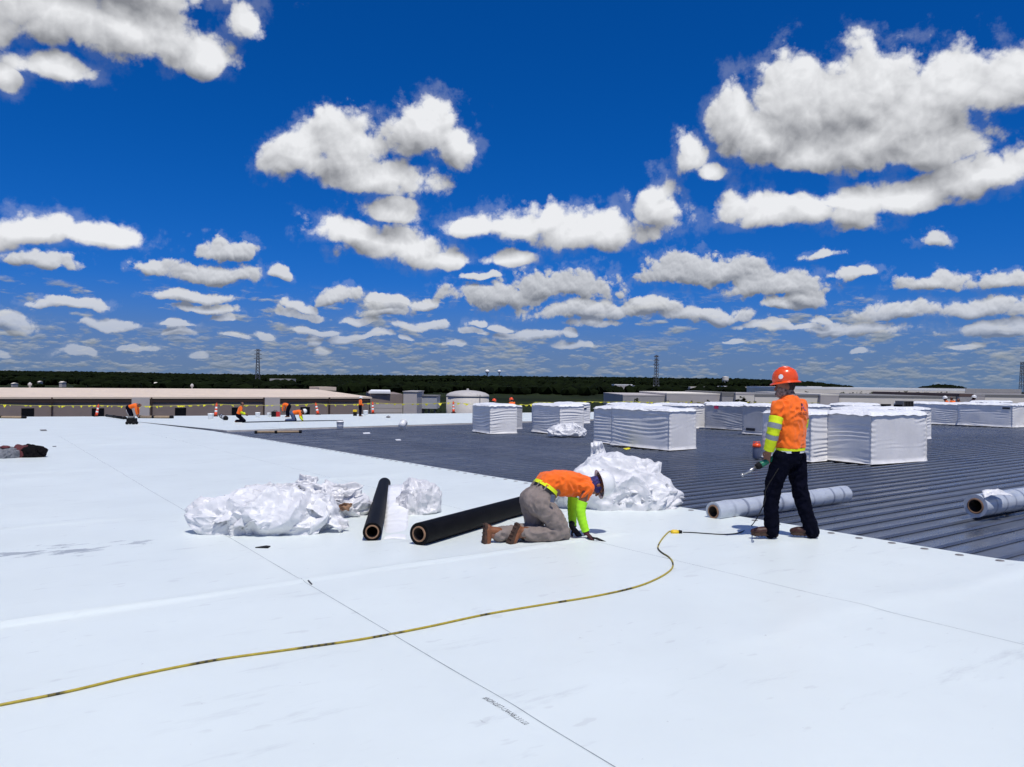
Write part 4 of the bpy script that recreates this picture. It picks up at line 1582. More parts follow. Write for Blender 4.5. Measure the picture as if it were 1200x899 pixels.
def _bands(k, base, pos):
    tcn = k.n('ShaderNodeTexCoord').outputs['Object']
    l = k.v('LENGTH', tcn)
    n_ = k.noise(tcn, 5, 3, .6)
    ph = k.m('FRACT', k.m('ADD', k.m('MULTIPLY', l, 4.4), k.m('MULTIPLY', n_, .35)))
    bnd = k.m('MULTIPLY', k.map(k.m('ABSOLUTE', k.m('SUBTRACT', ph, .5)), .16, .02), k.map(k.noise(tcn, 2.3, 2, .5), .34, .52))
    c = k.mix(k.m('MULTIPLY', bnd, .75), base, (.14, .16, .22, 1))
    pr = k.map(k.noise(tcn, 34, 2, .5), .66, .70)
    return k.mix(k.m('MULTIPLY', pr, .25), c, (.10, .12, .17, 1))


tint(M['rollwrap'], _bands)
r3 = .118
t = roll('wrapped_roll', 'film-wrapped white membrane roll on the steel behind the standing worker', on(836, 608, r3 - .03), on(990, 586, r3 - .03), r3, M['rollwrap'], .082, wrapn=True, seed=3)
r4 = .142
t = roll('wrapped_roll', 'film-wrapped grey membrane roll with a torn paper scrap beside it', on(1143, 603.5, r4 - .03), on(1330, 571, r4 - .03), r4, M['rollwrap'], .096, wrapn=True, seed=8)
flap('loose_film', M['bag'], t, [Vector((.05, -r4 * .7, .12)), Vector((.42, -r4 * .55, .14)), Vector((.40, .06, .175)), Vector((.10, .05, .185))], 23, .018)
c = rp(1182, 597, -.04)
o = flap('paper_scrap', M['tan'], None, [c + Vector((-.06, -.03, 0)), c + Vector((.06, -.03, .0)), c + Vector((.07, .04, .06)), c + Vector((-.03, .05, .05))], 24, .03, 8)
tag(o, 'torn yellowish paper scrap beside the film-wrapped grey roll', 'paper scrap')
c = rp(1168, 600, -.04)
o = flap('film_scrap', M['bag'], None, [c + Vector((-.09, -.02, .0)), c + Vector((.09, -.02, .0)), c + Vector((.09, .05, .02)), c + Vector((-.05, .05, .02))], 25, .02, 8)
tag(o, 'small whitish film scrap beside the film-wrapped grey roll', 'film scrap')

# ------------------------------------------------------------------ extension cord and tool lead
M['cord'] = mat('yellow_cord', (.40, .31, .03), .5, .2, 30, spec=.4)


def _cordblack(k, base, pos):
    s_ = k.sep(pos)
    l = k.m('ADD', k.m('MULTIPLY', s_[0], 1.9), k.m('MULTIPLY', k.noise(pos, 2.0, 2, .5), 1.6))
    st = k.map(k.m('ABSOLUTE', k.m('SUBTRACT', k.m('FRACT', l), .5)), .16, .10)
    tw = k.map(k.m('FRACT', k.m('MULTIPLY', s_[0], 26)), .55, .65)
    return k.mix(k.m('MULTIPLY', st, k.m('ADD', .65, k.m('MULTIPLY', tw, .3))), base, (.012, .011, .008, 1))


tint(M['cord'], _cordblack)


def smooth_path(pts, k=10):
    out = []
    P_ = [pts[0]] + pts + [pts[-1]]
    for i in range(1, len(P_) - 2):
        a, b_, c, d = [Vector(q) for q in P_[i - 1:i + 3]]
        for j in range(k):
            t = j / k
            out.append(.5 * ((2 * b_) + (-a + c) * t + (2 * a - 5 * b_ + 4 * c - d) * t * t + (-a + 3 * b_ - 3 * c + d) * t ** 3))
    out.append(Vector(P_[-2]))
    return out


def onroof(pts, h):
    out = []
    for px, py in pts:
        p = rp(px, py)
        n, s = ns(p.x, p.y)
        out.append(Vector((p.x, p.y, pz(p.x, p.y) + swell(n, s) + h)))
    return out


cp = onroof([(-190, 868), (-80, 847), (0, 830), (80, 814), (160, 795), (250, 777), (340, 764), (420, 752), (500, 737), (570, 722), (640, 710), (700, 700), (745, 690), (771, 680), (786, 670), (788.5, 662), (784, 655), (775, 649), (771, 643.5), (774, 636), (780, 628.5), (785, 624.5), (789, 625.5)], .0075)
sp_ = smooth_path(cp, 8)
sp_ = [Vector((q.x, q.y, pz(q.x, q.y) + swell(*ns(q.x, q.y)) + .0075)) for q in sp_]
MBc = MB().tube(sp_, .0072, 8)
ec = thing('extension_cord', 'yellow and black extension cord snaking across the white membrane', 'cord')
MBc.build('cable', M['cord'], ec, True)
e = rp(791, 626)
MB().tube([e + Vector((-.045, 0, .024)), e + Vector((-.02, 0, .024)), e + Vector((.025, .0, .024)), e + Vector((.045, .0, .024))], [.018, .027, .026, .016], 12, squash=(1, .8)).build('socket', M['yellow_pl'], ec, True)
MB().tube([e + Vector((.042, 0, .024)), e + Vector((.075, .0, .022))], [.024, .020], 10).build('plug', M['black'], ec, True)

# ------------------------------------------------------------------ things lying about
def bucket(label, px, py, h=.37, r=.15, tilt=0, group='white buckets'):
    p = rp(px, py)
    t = thing('bucket', label, 'bucket', p, RNG.uniform(0, 3), group)
    t.rotation_euler[0] = tilt
    if tilt:
        t.location.z += r * .7
    MB().lathe([(r * .84, 0), (r * .9, h * .4), (r * .98, h * .86), (r * 1.07, h * .87), (r * 1.07, h * .91), (r, h * .92), (r, h), (r * .93, h), (r * .80, .02)], 20).build('pail', M['bucket'], t, True)
    pts = [(r * 1.05 * math.cos(a), .03, h * .80 - r * .75 * math.sin(a)) for a in [math.pi * i / 8 for i in range(9)]]
    MB().tube(pts, .006, 5).build('handle', M['steel'], t)
    return t


bucket('white bucket next to the upright striped tube, left of the kneeling crew', 247, 491.5, .42, .2)
bucket('white bucket behind the worker kneeling upright', 302, 489.5, .40, .18)
bucket('small white bucket beside the red and black case', 315, 488.5, .32, .14)
bucket('white bucket beside the standing worker with white hat', 428.5, 487, .42, .19)
bucket('white bucket at the rim between steel and far white roof', 398.5, 502, .33, .165)
bucket('tipped white bucket on the steel near the far white roof', 470, 502.5, .34, .16, 1.1)

# water cooler jug beside the standing worker's pallet
p = rp(886.5, 537, -.03)
t = thing('drink_cooler', 'grey drink jug with an orange lid on the steel', 'cooler', p)
MB().lathe([(.085, 0), (.095, .03), (.095, .20), (.088, .25), (.09, .27)], 20).build('jug', M['bluegrey'], t, True)
MB().lathe([(.098, .265), (.102, .30), (.09, .34), (.04, .352), (.035, .37)], 20).build('lid', M['hat_or'], t, True)
MB().tube([(-.09, 0, .29), (-.07, 0, .39), (.07, 0, .39), (.09, 0, .29)], .010, 6).build('handle', M['hat_or'], t, True)

# duffel bags at the left
p = rp(33, 536)
t = thing('duffel_bag', 'black and maroon duffel bag lying on the white membrane', 'duffel bag', p)
heap('bag_body', M['duffel'], t, p, (.86, .42, .30), .0, 81, .08, 4, 1.0, 5, 2.6)
heap('bag_panel', M['maroon'], t, p + Vector((0, 0, 0)), (.46, .36, .325), .0, 82, .07, 4, 1.0, 4, 2.4).location = (-.13, -.03, 0)
MB().tube([(.30, -.12, .18), (.42, -.14, .24), (.50, -.1, .14), (.44, -.08, .03)], .016, 8, round_ends=True).build('strap', M['duffel'], t, True)
p = rp(5, 537)
t = thing('cloth_sack', 'grey cloth sack beside the black and maroon duffel bag', 'sack', p)
heap('sack_body', M['greysack'], t, p, (.72, .5, .26), .1, 83, .09, 4, 1.0, 5, 2.4)
heap('sack_flap', M['maroon'], t, p, (.22, .2, .05), 0, 84, .03, 6, 1.0, 3).location = (.02, 0, .25)

# red and black case among the crew
p = rp(323.5, 488.5)
t = thing('tool_case', 'red and black tool case between the far kneeling workers', 'tool case', p)
MB().box(-.32, .05, -.2, .2, 0, .42).build('case_body', M['black'], t, bevel=.02)
MB().box(.052, .30, -.18, .18, 0, .40).build('red_front', M['red'], t, bevel=.02)
MB().tube([(-.2, 0, .42), (-.15, 0, .5), (.05, 0, .5), (.1, 0, .42)], .015, 6).build('handle', M['black'], t)

# poles and offcuts
def pole(label, a, b_, r, m_, name='pole', cat='pole', group=None):
    A_, B_ = on(*a, r + .004), on(*b_, r + .004)
    t = thing(name, label, cat, A_)
    d_ = B_ - A_
    MB().tube([(0, 0, 0), d_], r, 10).build('shaft', m_, t, True)
    for u in (0, .45, 1):
        MB().tube([d_ * (u - .03), d_ * (u + .03)], r * 1.25, 10).build('collar', M['black'], t, True)
    return t


pole('bundle of pale rolls with dark ends at the far roof rim on the left', (-20, 490), (28, 490.6), .10, M['wood'], 'paper_roll', 'roll')
pole('pale rolls with dark ends lying behind the bending worker', (164, 490.2), (201, 490.5), .10, M['wood'], 'paper_roll', 'roll')
pole('black membrane roll lying at the mouth of the open black strip', (125.5, 488.5), (146, 491.5), .10, M['blackroll'], 'thin_roll', 'roll')
pole('short grey roll lying near the upright striped tube', (259.5, 489.5), (264.5, 492.5), .13, M['wrap_grey'], 'short_roll', 'roll')
pole('brown board lying on the steel near the far white roof', (300, 508.2), (352, 507.6), .05, M['wood'], 'loose_board', 'board')


def scrap(label, pts, m_, h=.01, name='scrap', z=0.0):
    v = [rp(px, py, z) + Vector((0, 0, h)) for px, py in pts]
    c = sum(v, Vector()) / len(v)
    mb = MB()
    k = len(v)
    top = [p + Vector((0, 0, .012)) for p in v]
    mb.add(v + top, [tuple(reversed(range(k))), tuple(range(k, 2 * k))] + [(i, (i + 1) % k, (i + 1) % k + k, i + k) for i in range(k)])
    return tag(mb.build(name, m_), label, 'scrap', kind='thing')


scrap('thin black offcut on the white membrane below the stuffed sack', [(299, 643), (312, 641), (317, 641.5), (314, 643.5)], M['black'], .004, 'black_offcut')
scrap('dark seam tab where the long seam meets the crease', [(359, 681), (361, 681), (366, 686.5), (364.5, 686.5)], M['label'], .004, 'seam_tab')
scrap('small dark litter on the membrane behind the duffel bag', [(61, 523.6), (66, 523.3), (66, 524), (62, 524.2)], M['label'], .01, 'litter')
scrap('grey litter on the long seam far from the sacks', [(46.5, 504.2), (54, 504), (55, 505.2), (48, 505.4)], M['plate'], .02, 'litter')
scrap('pale scrap lying on the steel roof between two buckets', [(425, 508), (433, 507.5), (434, 509), (426, 509.3)], M['wrap_top'], .02, 'litter', -.06)
scrap('small pale scrap on the steel nearer the membrane edge', [(463, 516), (469, 515.6), (470, 517), (464, 517)], M['wrap_top'], .02, 'litter', -.06)
scrap('yellow strap end beside the long wrinkled pallet', [(730, 526.5), (737, 525.5), (739, 526.5), (734, 528)], M['flag'], .01, 'strap_end', -.06)
scrap('dark grey cap lying on the far white roof', [(452, 489.5), (455, 487.8), (458, 489.5), (455, 490)], M['plate'], .05, 'drain_cap')
scrap('dark open strip where the far crew are seaming', [(283, 494.6), (340, 493.3), (402, 492.6), (402, 493.3), (340, 494.3), (284, 495.6)], M['blackroll'], .004, 'black_strip')

# striped channelizer tubes and the pennant line
def channel_cone(label, px, py, h, lean):
    p = rp(px, py)
    t = thing('striped_tube', label, 'traffic cone', p, 0)
    MB().lathe([(.24, 0), (.24, .05), (.16, .07)], 8).build('base', M['black'], t)
    tt = MB()
    lv = [.06, .38, .52, .66, .80, 1.0]
    mats = ['cone_or', 'cone_wh', 'cone_or', 'cone_wh', 'cone_or']
    for i in range(5):
        z0, z1 = lv[i] * h, lv[i + 1] * h
        r0, r1 = .13 - .055 * lv[i], .13 - .055 * lv[i + 1]
        s = MB().lathe([(r0, z0), (r1, z1)], 12).build('band', M[mats[i]], t, True)
        s.rotation_euler[1] = lean
    MB().tube([(0, 0, h), (.0, 0, h + .12)], [.05, .05], 8).build('knob', M['cone_or'], t).rotation_euler[1] = lean
    return p + Vector((math.sin(lean) * h, 0, math.cos(lean) * h + .02))


tops = [W(-60, 471.5, 57)]
tops.append(channel_cone('striped orange and white tube leaning right at the far rim', 112.5, 488.3, 1.02, .20))
tops.append(channel_cone('striped orange and white tube beside the white bucket at the far rim', 252.5, 488.2, 1.02, .08))
tops.append(channel_cone('striped orange and white tube leaning left behind the crew', 373, 486.2, .98, -.24))
tops.append(channel_cone('striped orange and white tube before the brown annex', 437, 485.2, .98, -.03))
tops.append(channel_cone('striped orange and white tube before the round tank', 531.5, 484.3, .95, -.03))
tops.append(W(611, 474.0, 61))
tops.append(W(628, 471.3, 62))
flag_me = mesh('flag', [(-.26, 0, 0), (.26, 0, 0), (.10, .03, -.34), (.0, .02, -.30)], [(0, 1, 2, 3)])
flag_me.materials.append(M['flag'])
flag2 = mesh('flag', [(-.28, 0, 0), (.24, 0, .02), (.30, .03, -.14), (-.05, .02, -.2)], [(0, 1, 2, 3)])
flag2.materials.append(M['flag'])
flag3 = mesh('flag', [(-.22, 0, 0), (.26, 0, 0), (-.16, .06, -.26), (-.26, .03, -.22)], [(0, 1, 2, 3)])
flag3.materials.append(M['flag'])


def pennants(label, pts, step, sc=.60, sagk=.12):
    t = thing('pennant_line', label, 'pennants')
    rp_ = []
    for a, b_ in zip(pts[:-1], pts[1:]):
        k = max(2, int((b_ - a).length / .4))
        for i in range(k):
            u = i / k
            p = a.lerp(b_, u)
            p.z -= 4 * sagk * u * (1 - u)
            rp_.append(p)
    rp_.append(pts[-1])
    MB().tube(rp_, .014, 5).build('rope', M['rope'], t)
    acc = 0
    r_ = random.Random(4)
    nxt = .3
    for a, b_ in zip(rp_[:-1], rp_[1:]):
        acc += (b_ - a).length
        if acc > nxt:
            nxt += step * r_.uniform(.75, 1.25)
            o = obj('flag', (flag_me, flag2, flag3)[r_.randrange(3)], None, t, a, (r_.uniform(-.7, .7), 0, r_.uniform(-.6, .6)))
            s_ = sc * r_.uniform(.8, 1.15)
            o.scale = (s_, s_, s_)


pennants('yellow pennant line strung between the striped tubes', tops, .72)
far_pts = [W(628, 471.3, 62), W(690, 470.6, 64), W(735, 470.5, 66), W(800, 470.8, 68), W(880, 471.3, 70), W(960, 471.8, 72)]
pennants('yellow pennant line running on behind the wrapped pallets', far_pts, .8, .55, .05)
for i, q in enumerate(far_pts[:-1]):
    g = pz(q.x, q.y)
    t = thing('line_post', 'thin post holding up the pennant line behind the pallets', 'post', (q.x, q.y, g), 0, 'pennant line posts')
    MB().tube([(0, 0, 0), (0, 0, q.z - g)], .02, 6).build('post', M['greyroof'], t)
    MB().lathe([(.18, 0), (.18, .04), (.03, .05)], 8).build('foot', M['black'], t)
# ------------------------------------------------------------------ people
def limb(mb, pts, rad, seg=14, **kw):
    mb.tube(smooth_path([Vector(p) for p in pts], 5), list(np.interp(np.linspace(0, 1, (len(pts) - 1) * 5 + 1), np.linspace(0, 1, len(rad)), rad)), seg, round_ends=True, **kw)


def frame(up, fwd):
    """rotation whose z is up and whose y is fwd as near as may be"""
    z = Vector(up).normalized()
    y = Vector(fwd)
    y = (y - z * y.dot(z)).normalized()
    x = y.cross(z)
    return Matrix((x, y, z)).transposed()


def head_shapes(mb, c, Mh, s=1.0):
    c = Vector(c)
    mb.ell(c + Mh @ Vector((0, -.005, .02)) * s, (.074 * s, .092 * s, .105 * s), 20, 14, Mh)           # skull
    mb.ell(c + Mh @ Vector((0, .030, -.055)) * s, (.056 * s, .062 * s, .068 * s), 16, 10, Mh)           # jaw
    mb.tube([c + Mh @ Vector((0, .085, .02)) * s, c + Mh @ Vector((0, .112, -.022)) * s], [.010 * s, .016 * s], 8, round_ends=True)   # nose
    mb.tube([c + Mh @ Vector((-.05, .072, .032)) * s, c + Mh @ Vector((.05, .072, .032)) * s], .014 * s, 8, round_ends=True)           # brow
    mb.tube([c + Mh @ Vector((-.022, .086, -.055)) * s, c + Mh @ Vector((.022, .086, -.055)) * s], .010 * s, 8, round_ends=True)       # lips
    for sx in (-1, 1):
        mb.ell(c + Mh @ Vector((sx * .076, -.008, -.005)) * s, (.012 * s, .020 * s, .032 * s), 8, 6, Mh)  # ears


def hand_shapes(mb, wrist, palm_dir, side, palm_n, curl=.5, s=1.0, spread=.10):
    """palm and five fingers; palm_dir points to the knuckles, side towards the thumb, palm_n out of the palm"""
    w, d = Vector(wrist), Vector(palm_dir).normalized()
    sd_ = Vector(side)
    sd_ = (sd_ - d * sd_.dot(d)).normalized()
    pn = Vector(palm_n)
    pn = (pn - d * pn.dot(d) - sd_ * pn.dot(sd_)).normalized()
    for o_ in (-.028, -.009, .010, .028):
        mb.tube([w + sd_ * o_ * .7 * s + d * .01 * s, w + sd_ * o_ * s + d * .088 * s], [.014 * s, .0125 * s], 8, round_ends=True)
    for i, (o_, L) in enumerate(((.030, .070), (.010, .080), (-.010, .074), (-.030, .058))):
        p = w + sd_ * o_ * s + d * .088 * s
        dd = (d + sd_ * (o_ * spread * 10)).normalized()
        pts = [p]
        a = 0
        for k_, fr in enumerate((.45, .32, .25)):
            a += curl * (.55, .75, .6)[k_]
            v = dd * math.cos(a) + pn * math.sin(a)
            pts.append(pts[-1] + v * L * fr * s)
        mb.tube(pts, [.0095 * s, .009 * s, .0082 * s, .007 * s], 8, round_ends=True)
    p = w + sd_ * .030 * s + d * .030 * s
    t1 = p + (sd_ * .75 + d * .55 + pn * .35).normalized() * .036 * s
    t2 = t1 + (sd_ * (.35 - curl * .4) + d * .8 + pn * (.3 + curl * .4)).normalized() * .032 * s
    t3 = t2 + (sd_ * (.1 - curl * .4) + d * .8 + pn * (.4 + curl * .4)).normalized() * .024 * s
    mb.tube([w + sd_ * .02 * s + d * .012 * s, p, t1, t2, t3], [.013 * s, .0125 * s, .0105 * s, .0095 * s, .008 * s], 8, round_ends=True)


def torso_loft(mb, sections, seg=22):
    """sections: (centre, right vector, forward vector, half width, half depth)"""
    k0 = len(mb.v)
    for c, r_, f_, a, b_ in sections:
        c, r_, f_ = Vector(c), Vector(r_).normalized(), Vector(f_).normalized()
        for j in range(seg):
            t = 2 * math.pi * j / seg
            ct, st = math.cos(t), math.sin(t)
            e = .82
            mb.v.append(tuple(c + r_ * (a * math.copysign(abs(ct) ** e, ct)) + f_ * (b_ * math.copysign(abs(st) ** e, st))))
    n = len(sections)
    for i in range(n - 1):
        for j in range(seg):
            a, b_ = k0 + i * seg + j, k0 + i * seg + (j + 1) % seg
            mb.f.append((a, b_, b_ + seg, a + seg))
    mb.f.append(tuple(k0 + j for j in reversed(range(seg))))
    mb.f.append(tuple(k0 + (n - 1) * seg + j for j in range(seg)))


def cloth(amp, sc, spots=()):
    """small folds, stronger near the joints listed in spots"""
    def fn(p, nrm):
        k = .35
        for c, r_ in spots:
            k += math.exp(-((p - Vector(c)).length / r_) ** 2)
        q = p * sc
        w = Vector((noise.noise(q * .5), noise.noise(q * .5 + Vector((5, 0, 0))), noise.noise(q * .5 + Vector((0, 5, 0)))))
        r1_ = 1 - abs(noise.noise(q + w * .8)) * 2
        return amp * k * (r1_ - .55) + amp * .3 * noise.noise(q * 2.3)
    return fn


def hard_hat(parent, c, Mh, mt, s=1.0, brim=.155, name='hard_hat', sticker=None):
    c = Vector(c)
    prof = [(.126, .0), (.132, .03), (.128, .07), (.112, .108), (.080, .136), (.040, .148), (.001, .151)]
    mb = MB()
    seg = 32
    for r_, z in prof:
        for j in range(seg):
            a = 2 * math.pi * j / seg
            mb.v.append(tuple(c + Mh @ Vector((r_ * math.cos(a) * .93, r_ * math.sin(a) * 1.08, z)) * s))
    for i in range(len(prof) - 1):
        for j in range(seg):
            a, b_ = i * seg + j, i * seg + (j + 1) % seg
            mb.f.append((a, b_, b_ + seg, a + seg))
    for sx in (-.045, 0, .045):       # raised ridges on the shell
        pts = [c + Mh @ Vector((sx, yy, zz + (.003 if sx == 0 else -.004))) * s for yy, zz in ((-.10, .112), (-.05, .142), (0, .151), (.05, .142), (.10, .112))]
        mb.tube(pts, [.006 * s, .010 * s, .011 * s, .010 * s, .006 * s], 6)
    hat = mb.build(name, mt, parent, True)
    # full brim, dipping at front and back
    bm_ = MB()
    rings = [(.122, .012), (.140, .004), (brim * .97, -.008), (brim, -.012), (brim * .97, -.016), (.138, -.006), (.122, .002)]
    for r_, z in rings:
        for j in range(seg):
            a = 2 * math.pi * j / seg
            dip = -.010 * abs(math.sin(a)) ** 2
            bm_.v.append(tuple(c + Mh @ Vector((r_ * math.cos(a) * .93, r_ * math.sin(a) * 1.08, z + dip)) * s))
    for i in range(len(rings)):
        i2 = (i + 1) % len(rings)
        for j in range(seg):
            bm_.f.append((i * seg + j, i * seg + (j + 1) % seg, i2 * seg + (j + 1) % seg, i2 * seg + j))
    bm_.build('brim', mt, hat, True)
    if sticker:
        az, zc, rr_, mm = sticker
        v = []
        ks = 16
        base = Vector((math.cos(az) * .93, math.sin(az) * 1.08, 0))
        nrm = Vector((math.cos(az), math.sin(az), .28)).normalized()
        tx = Vector((-math.sin(az), math.cos(az), 0))
        ty = nrm.cross(tx)
        cc = base * .1345 + Vector((0, 0, zc)) + nrm * .0035
        for j in range(ks):
            a = 2 * math.pi * j / ks
            q = cc + tx * rr_ * math.cos(a) + ty * rr_ * math.sin(a) - nrm * (math.cos(a) ** 2 * rr_ * rr_ * 3.2)
            v.append(tuple(c + Mh @ q * s))
        v.append(tuple(c + Mh @ (cc + nrm * .002) * s))
        obj('sticker', mesh('sticker', v, [(j, (j + 1) % ks, ks) for j in range(ks)], True), mm, hat)
    return hat


def boot(parent, ankle, toe, sole_n, mt, solem, s=1.0, shaft=None, hgt=.13):
    """boot from ankle to toe; sole_n points out of the sole"""
    A_, T = Vector(ankle), Vector(toe)
    d = (T - A_)
    sn = Vector(sole_n).normalized()
    d = (d - sn * d.dot(sn)).normalized()
    heel = A_ - d * .055 * s + sn * .055 * s
    tipp = heel + d * .285 * s
    side = sn.cross(d)
    mb = MB()
    up = -sn
    mb.ell(heel + d * .04 * s + up * .035 * s, (.036 * s, .05 * s, .045 * s), 14, 8, frame(up, d))
    mb.tube([heel + d * .03 * s + up * .04 * s, heel + d * .12 * s + up * .042 * s, heel + d * .20 * s + up * .034 * s, heel + d * .25 * s + up * .028 * s], [.042 * s, .047 * s, .048 * s, .036 * s], 14, round_ends=True, squash=(1, .85), up=side)
    sh = Vector(shaft) if shaft is not None else A_ + up * hgt
    mb.tube([heel + d * .055 * s + up * .04 * s, A_, sh], [.046 * s, .049 * s, .056 * s], 14, round_ends=True)
    b_ = fuse('boot', mb, .009 * s, 2, mt, parent, cloth(.004, 22))
    sm = MB()
    k0 = 0
    outl = [(-.024, .012), (-.016, .028), (.0, .036), (.06, .034), (.10, .032), (.14, .040), (.19, .046), (.23, .044), (.258, .034), (.274, .016)]
    pts = [heel + d * (x * s) + side * (y * s) for x, y in outl] + [heel + d * (x * s) - side * (y * s) for x, y in reversed(outl)]
    k = len(pts)
    low = [p + sn * .012 * s for p in pts]
    top = [p + up * .018 * s for p in pts]
    sm.add(low + top, [tuple(range(k)), tuple(reversed(range(k, 2 * k)))] + [(i, i + k, (i + 1) % k + k, (i + 1) % k) for i in range(k)])
    for x in (-.005, .035, .085, .125, .165, .205, .24):     # treads
        sm.tube([heel + d * x * s + side * .03 * s + sn * .013 * s, heel + d * x * s - side * .03 * s + sn * .013 * s], .009 * s, 5)
    sm.build('sole', solem, b_)
    return b_


def ring_band(name, pts, rad, mt, parent, seg=18, up=None):
    return MB().tube([Vector(p) for p in pts], rad, seg, caps=False, up=up).build(name, mt, parent, True)


def along(pts, a, b_, k=6):
    """stretch of a polyline between two fractions of its length"""
    sp = smooth_path([Vector(p) for p in pts], 12)
    L = [0]
    for p, q in zip(sp[:-1], sp[1:]):
        L.append(L[-1] + (q - p).length)
    out = []
    for i in range(k + 1):
        t = (a + (b_ - a) * i / k) * L[-1]
        j = max(0, min(len(sp) - 2, next((m - 1 for m in range(1, len(L)) if L[m] >= t), len(sp) - 2)))
        u = (t - L[j]) / max(1e-6, L[j + 1] - L[j])
        out.append(sp[j].lerp(sp[j + 1], u))
    return out


def decal(name, polys, origin, right, up, dirn, target, mt, parent, off=.003):
    """flat print laid on a garment: polys in metres on the (right, up) plane, dropped along dirn on to target"""
    from mathutils.bvhtree import BVHTree
    bm = bmesh.new()
    bm.from_mesh(target.data)
    tree = BVHTree.FromBMesh(bm)
    o_, r_, u_, d_ = Vector(origin), Vector(right).normalized(), Vector(up).normalized(), Vector(dirn).normalized()
    v, f = [], []
    for poly in polys:
        poly = [(x * 1.3, y * 1.3) for x, y in poly]
        k0 = len(v)
        ok = True
        pts = []
        for x, y in poly:
            st = o_ + r_ * x + u_ * y - d_ * .5
            hit, nrm, _, _ = tree.ray_cast(st, d_)
            if hit is None:
                ok = False
                break
            pts.append(hit - d_ * off)
        if ok:
            v += pts
            f.append(tuple(range(k0, k0 + len(pts))))
    bm.free()
    return obj(name, mesh(name, v, f), mt, parent)


# ---------------------------------------------------------------- the standing worker
base = rp(925, 631.5)
ROT = math.radians(50)
t = thing('person', 'person standing with back turned in orange shirt, orange hard hat and navy trousers', 'person', (base.x, base.y, base.z + .004), ROT)
t.scale = (.94, .94, 1.0)
pel = Vector((-.02, .0, .95))
hipL, knL, anL = Vector((-.115, .04, .90)), Vector((-.135, .15, .50)), Vector((-.15, .15, .10))
hipR, knR, anR = Vector((.095, -.03, .90)), Vector((.125, -.07, .50)), Vector((.15, -.19, .10))
shL, elL, wrL = Vector((-.192, .07, 1.405)), Vector((-.26, .09, 1.17)), Vector((-.235, .155, .935))
shR, elR, wrR = Vector((.172, -.055, 1.405)), Vector((.245, -.03, 1.17)), Vector((.23, .09, .96))
hd = Vector((-.025, .055, 1.605))
Mh = frame((-.05, .10, 1), (-.55, .84, -.12))
Rv, Fv = (1, 0, 0), (0, 1, 0)
Rt, Ft = (.94, -.34, 0), (.34, .94, 0)          # shoulders turned further from the camera than the hips
Rm, Fm = (.985, -.17, 0), (.17, .985, 0)
# body
mb = MB()
torso_loft(mb, [((-.01, 0, .90), Rv, Fv, .145, .105), ((-.01, 0, 1.05), Rm, Fm, .135, .095), ((-.01, .0, 1.25), Rt, Ft, .155, .11), ((-.015, .0, 1.40), Rt, Ft, .16, .10), ((-.015, .01, 1.47), Rt, Ft, .09, .07)])
limb(mb, [(-.018, .015, 1.44), (-.022, .04, 1.55)], [.058, .054])
head_shapes(mb, hd, Mh, 1.02)
for S, E_, W_ in ((shL, elL, wrL), (shR, elR, wrR)):
    limb(mb, [S, E_, W_], [.052, .045, .042, .036, .028])
for H_, K_, A_ in ((hipL, knL, anL), (hipR, knR, anR)):
    limb(mb, [H_, K_, A_], [.082, .065, .052, .050, .038])
hand_shapes(mb, wrL, (.05, .25, -1), (.05, 1, .25), (1, .1, .1), .75, 1.05)
hand_shapes(mb, wrR, (-.45, .8, -.15), (-.3, .1, 1), (-.8, -.5, 0), .8, 1.05)
body = fuse('body', mb, .0075, 2, M['skin'], t)
# trousers
mb = MB()
torso_loft(mb, [((-.01, -.005, .80), Rv, Fv, .150, .120), ((-.01, -.005, .92), Rv, Fv, .172, .135), ((-.012, 0, 1.0), Rv, Fv, .160, .122), ((-.012, 0, 1.03), Rv, Fv, .155, .118)])
for H_, K_, A_ in ((hipL, knL, anL), (hipR, knR, anR)):
    limb(mb, [H_ + Vector((0, 0, -.05)), K_, A_ + Vector((0, -.005, -.02))], [.116, .106, .090, .080, .078])
trs = fuse('trousers', mb, .010, 4, M['navy'], t, cloth(.020, 11, [(knL, .13), (knR, .13), (anL, .13), (anR, .13), ((0, 0, .82), .15)]))
ring = MB()
ring.box(-.155, -.11, -.145, -.137, .86, .98)
# shirt
mb = MB()
torso_loft(mb, [((-.012, -.004, .955), Rm, Fm, .186, .142), ((-.012, -.002, 1.05), Rm, Fm, .184, .138), ((-.012, .0, 1.18), Rt, Ft, .194, .138), ((-.014, .0, 1.32), Rt, Ft, .212, .142), ((-.016, .0, 1.405), Rt, Ft, .205, .122), ((-.016, .004, 1.455), Rt, Ft, .150, .098), ((-.016, .008, 1.488), Rt, Ft, .105, .084), ((-.018, .014, 1.515), Rt, Ft, .074, .070)])
limb(mb, [shL, shL.lerp(elL, .25), shL.lerp(elL, .48)], [.074, .071, .062])
limb(mb, [shR, elR, wrR], [.074, .066, .060, .052])
shirt = fuse('shirt', mb, .009, 4, M['orange'], t, cloth(.017, 12, [((0, 0, 1.02), .16), (elL, .13), (elR, .13), (shL, .12), ((-.1, -.1, 1.3), .1)]))
ring_band('hem', [(-.012, -.004, .962), (-.012, -.004, .934)], [(.191, .147), (.188, .144)], M['yellow_fab'], shirt, 24, up=Rm)
ring_band('undershirt', [(-.012, -.004, .944), (-.012, -.004, .912)], [(.183, .140), (.182, .139)], M['hat_wh'], t, 24, up=Rm)
arm = [shL, elL, wrL]
slv = MB().tube(along(arm, .26, .99, 22), [.077 - .020 * i / 22 + .0022 * math.sin(i * 1.9) for i in range(23)], 20, caps=False).build('sleeve', M['yellow_fab'], t, True)
for a in (.40, .63):
    ring_band('reflective_band', along(arm, a, a + .10, 3), [.0795 - .020 * ((a - .26) / .73) + .002] * 4, M['reflect'], slv, 20)
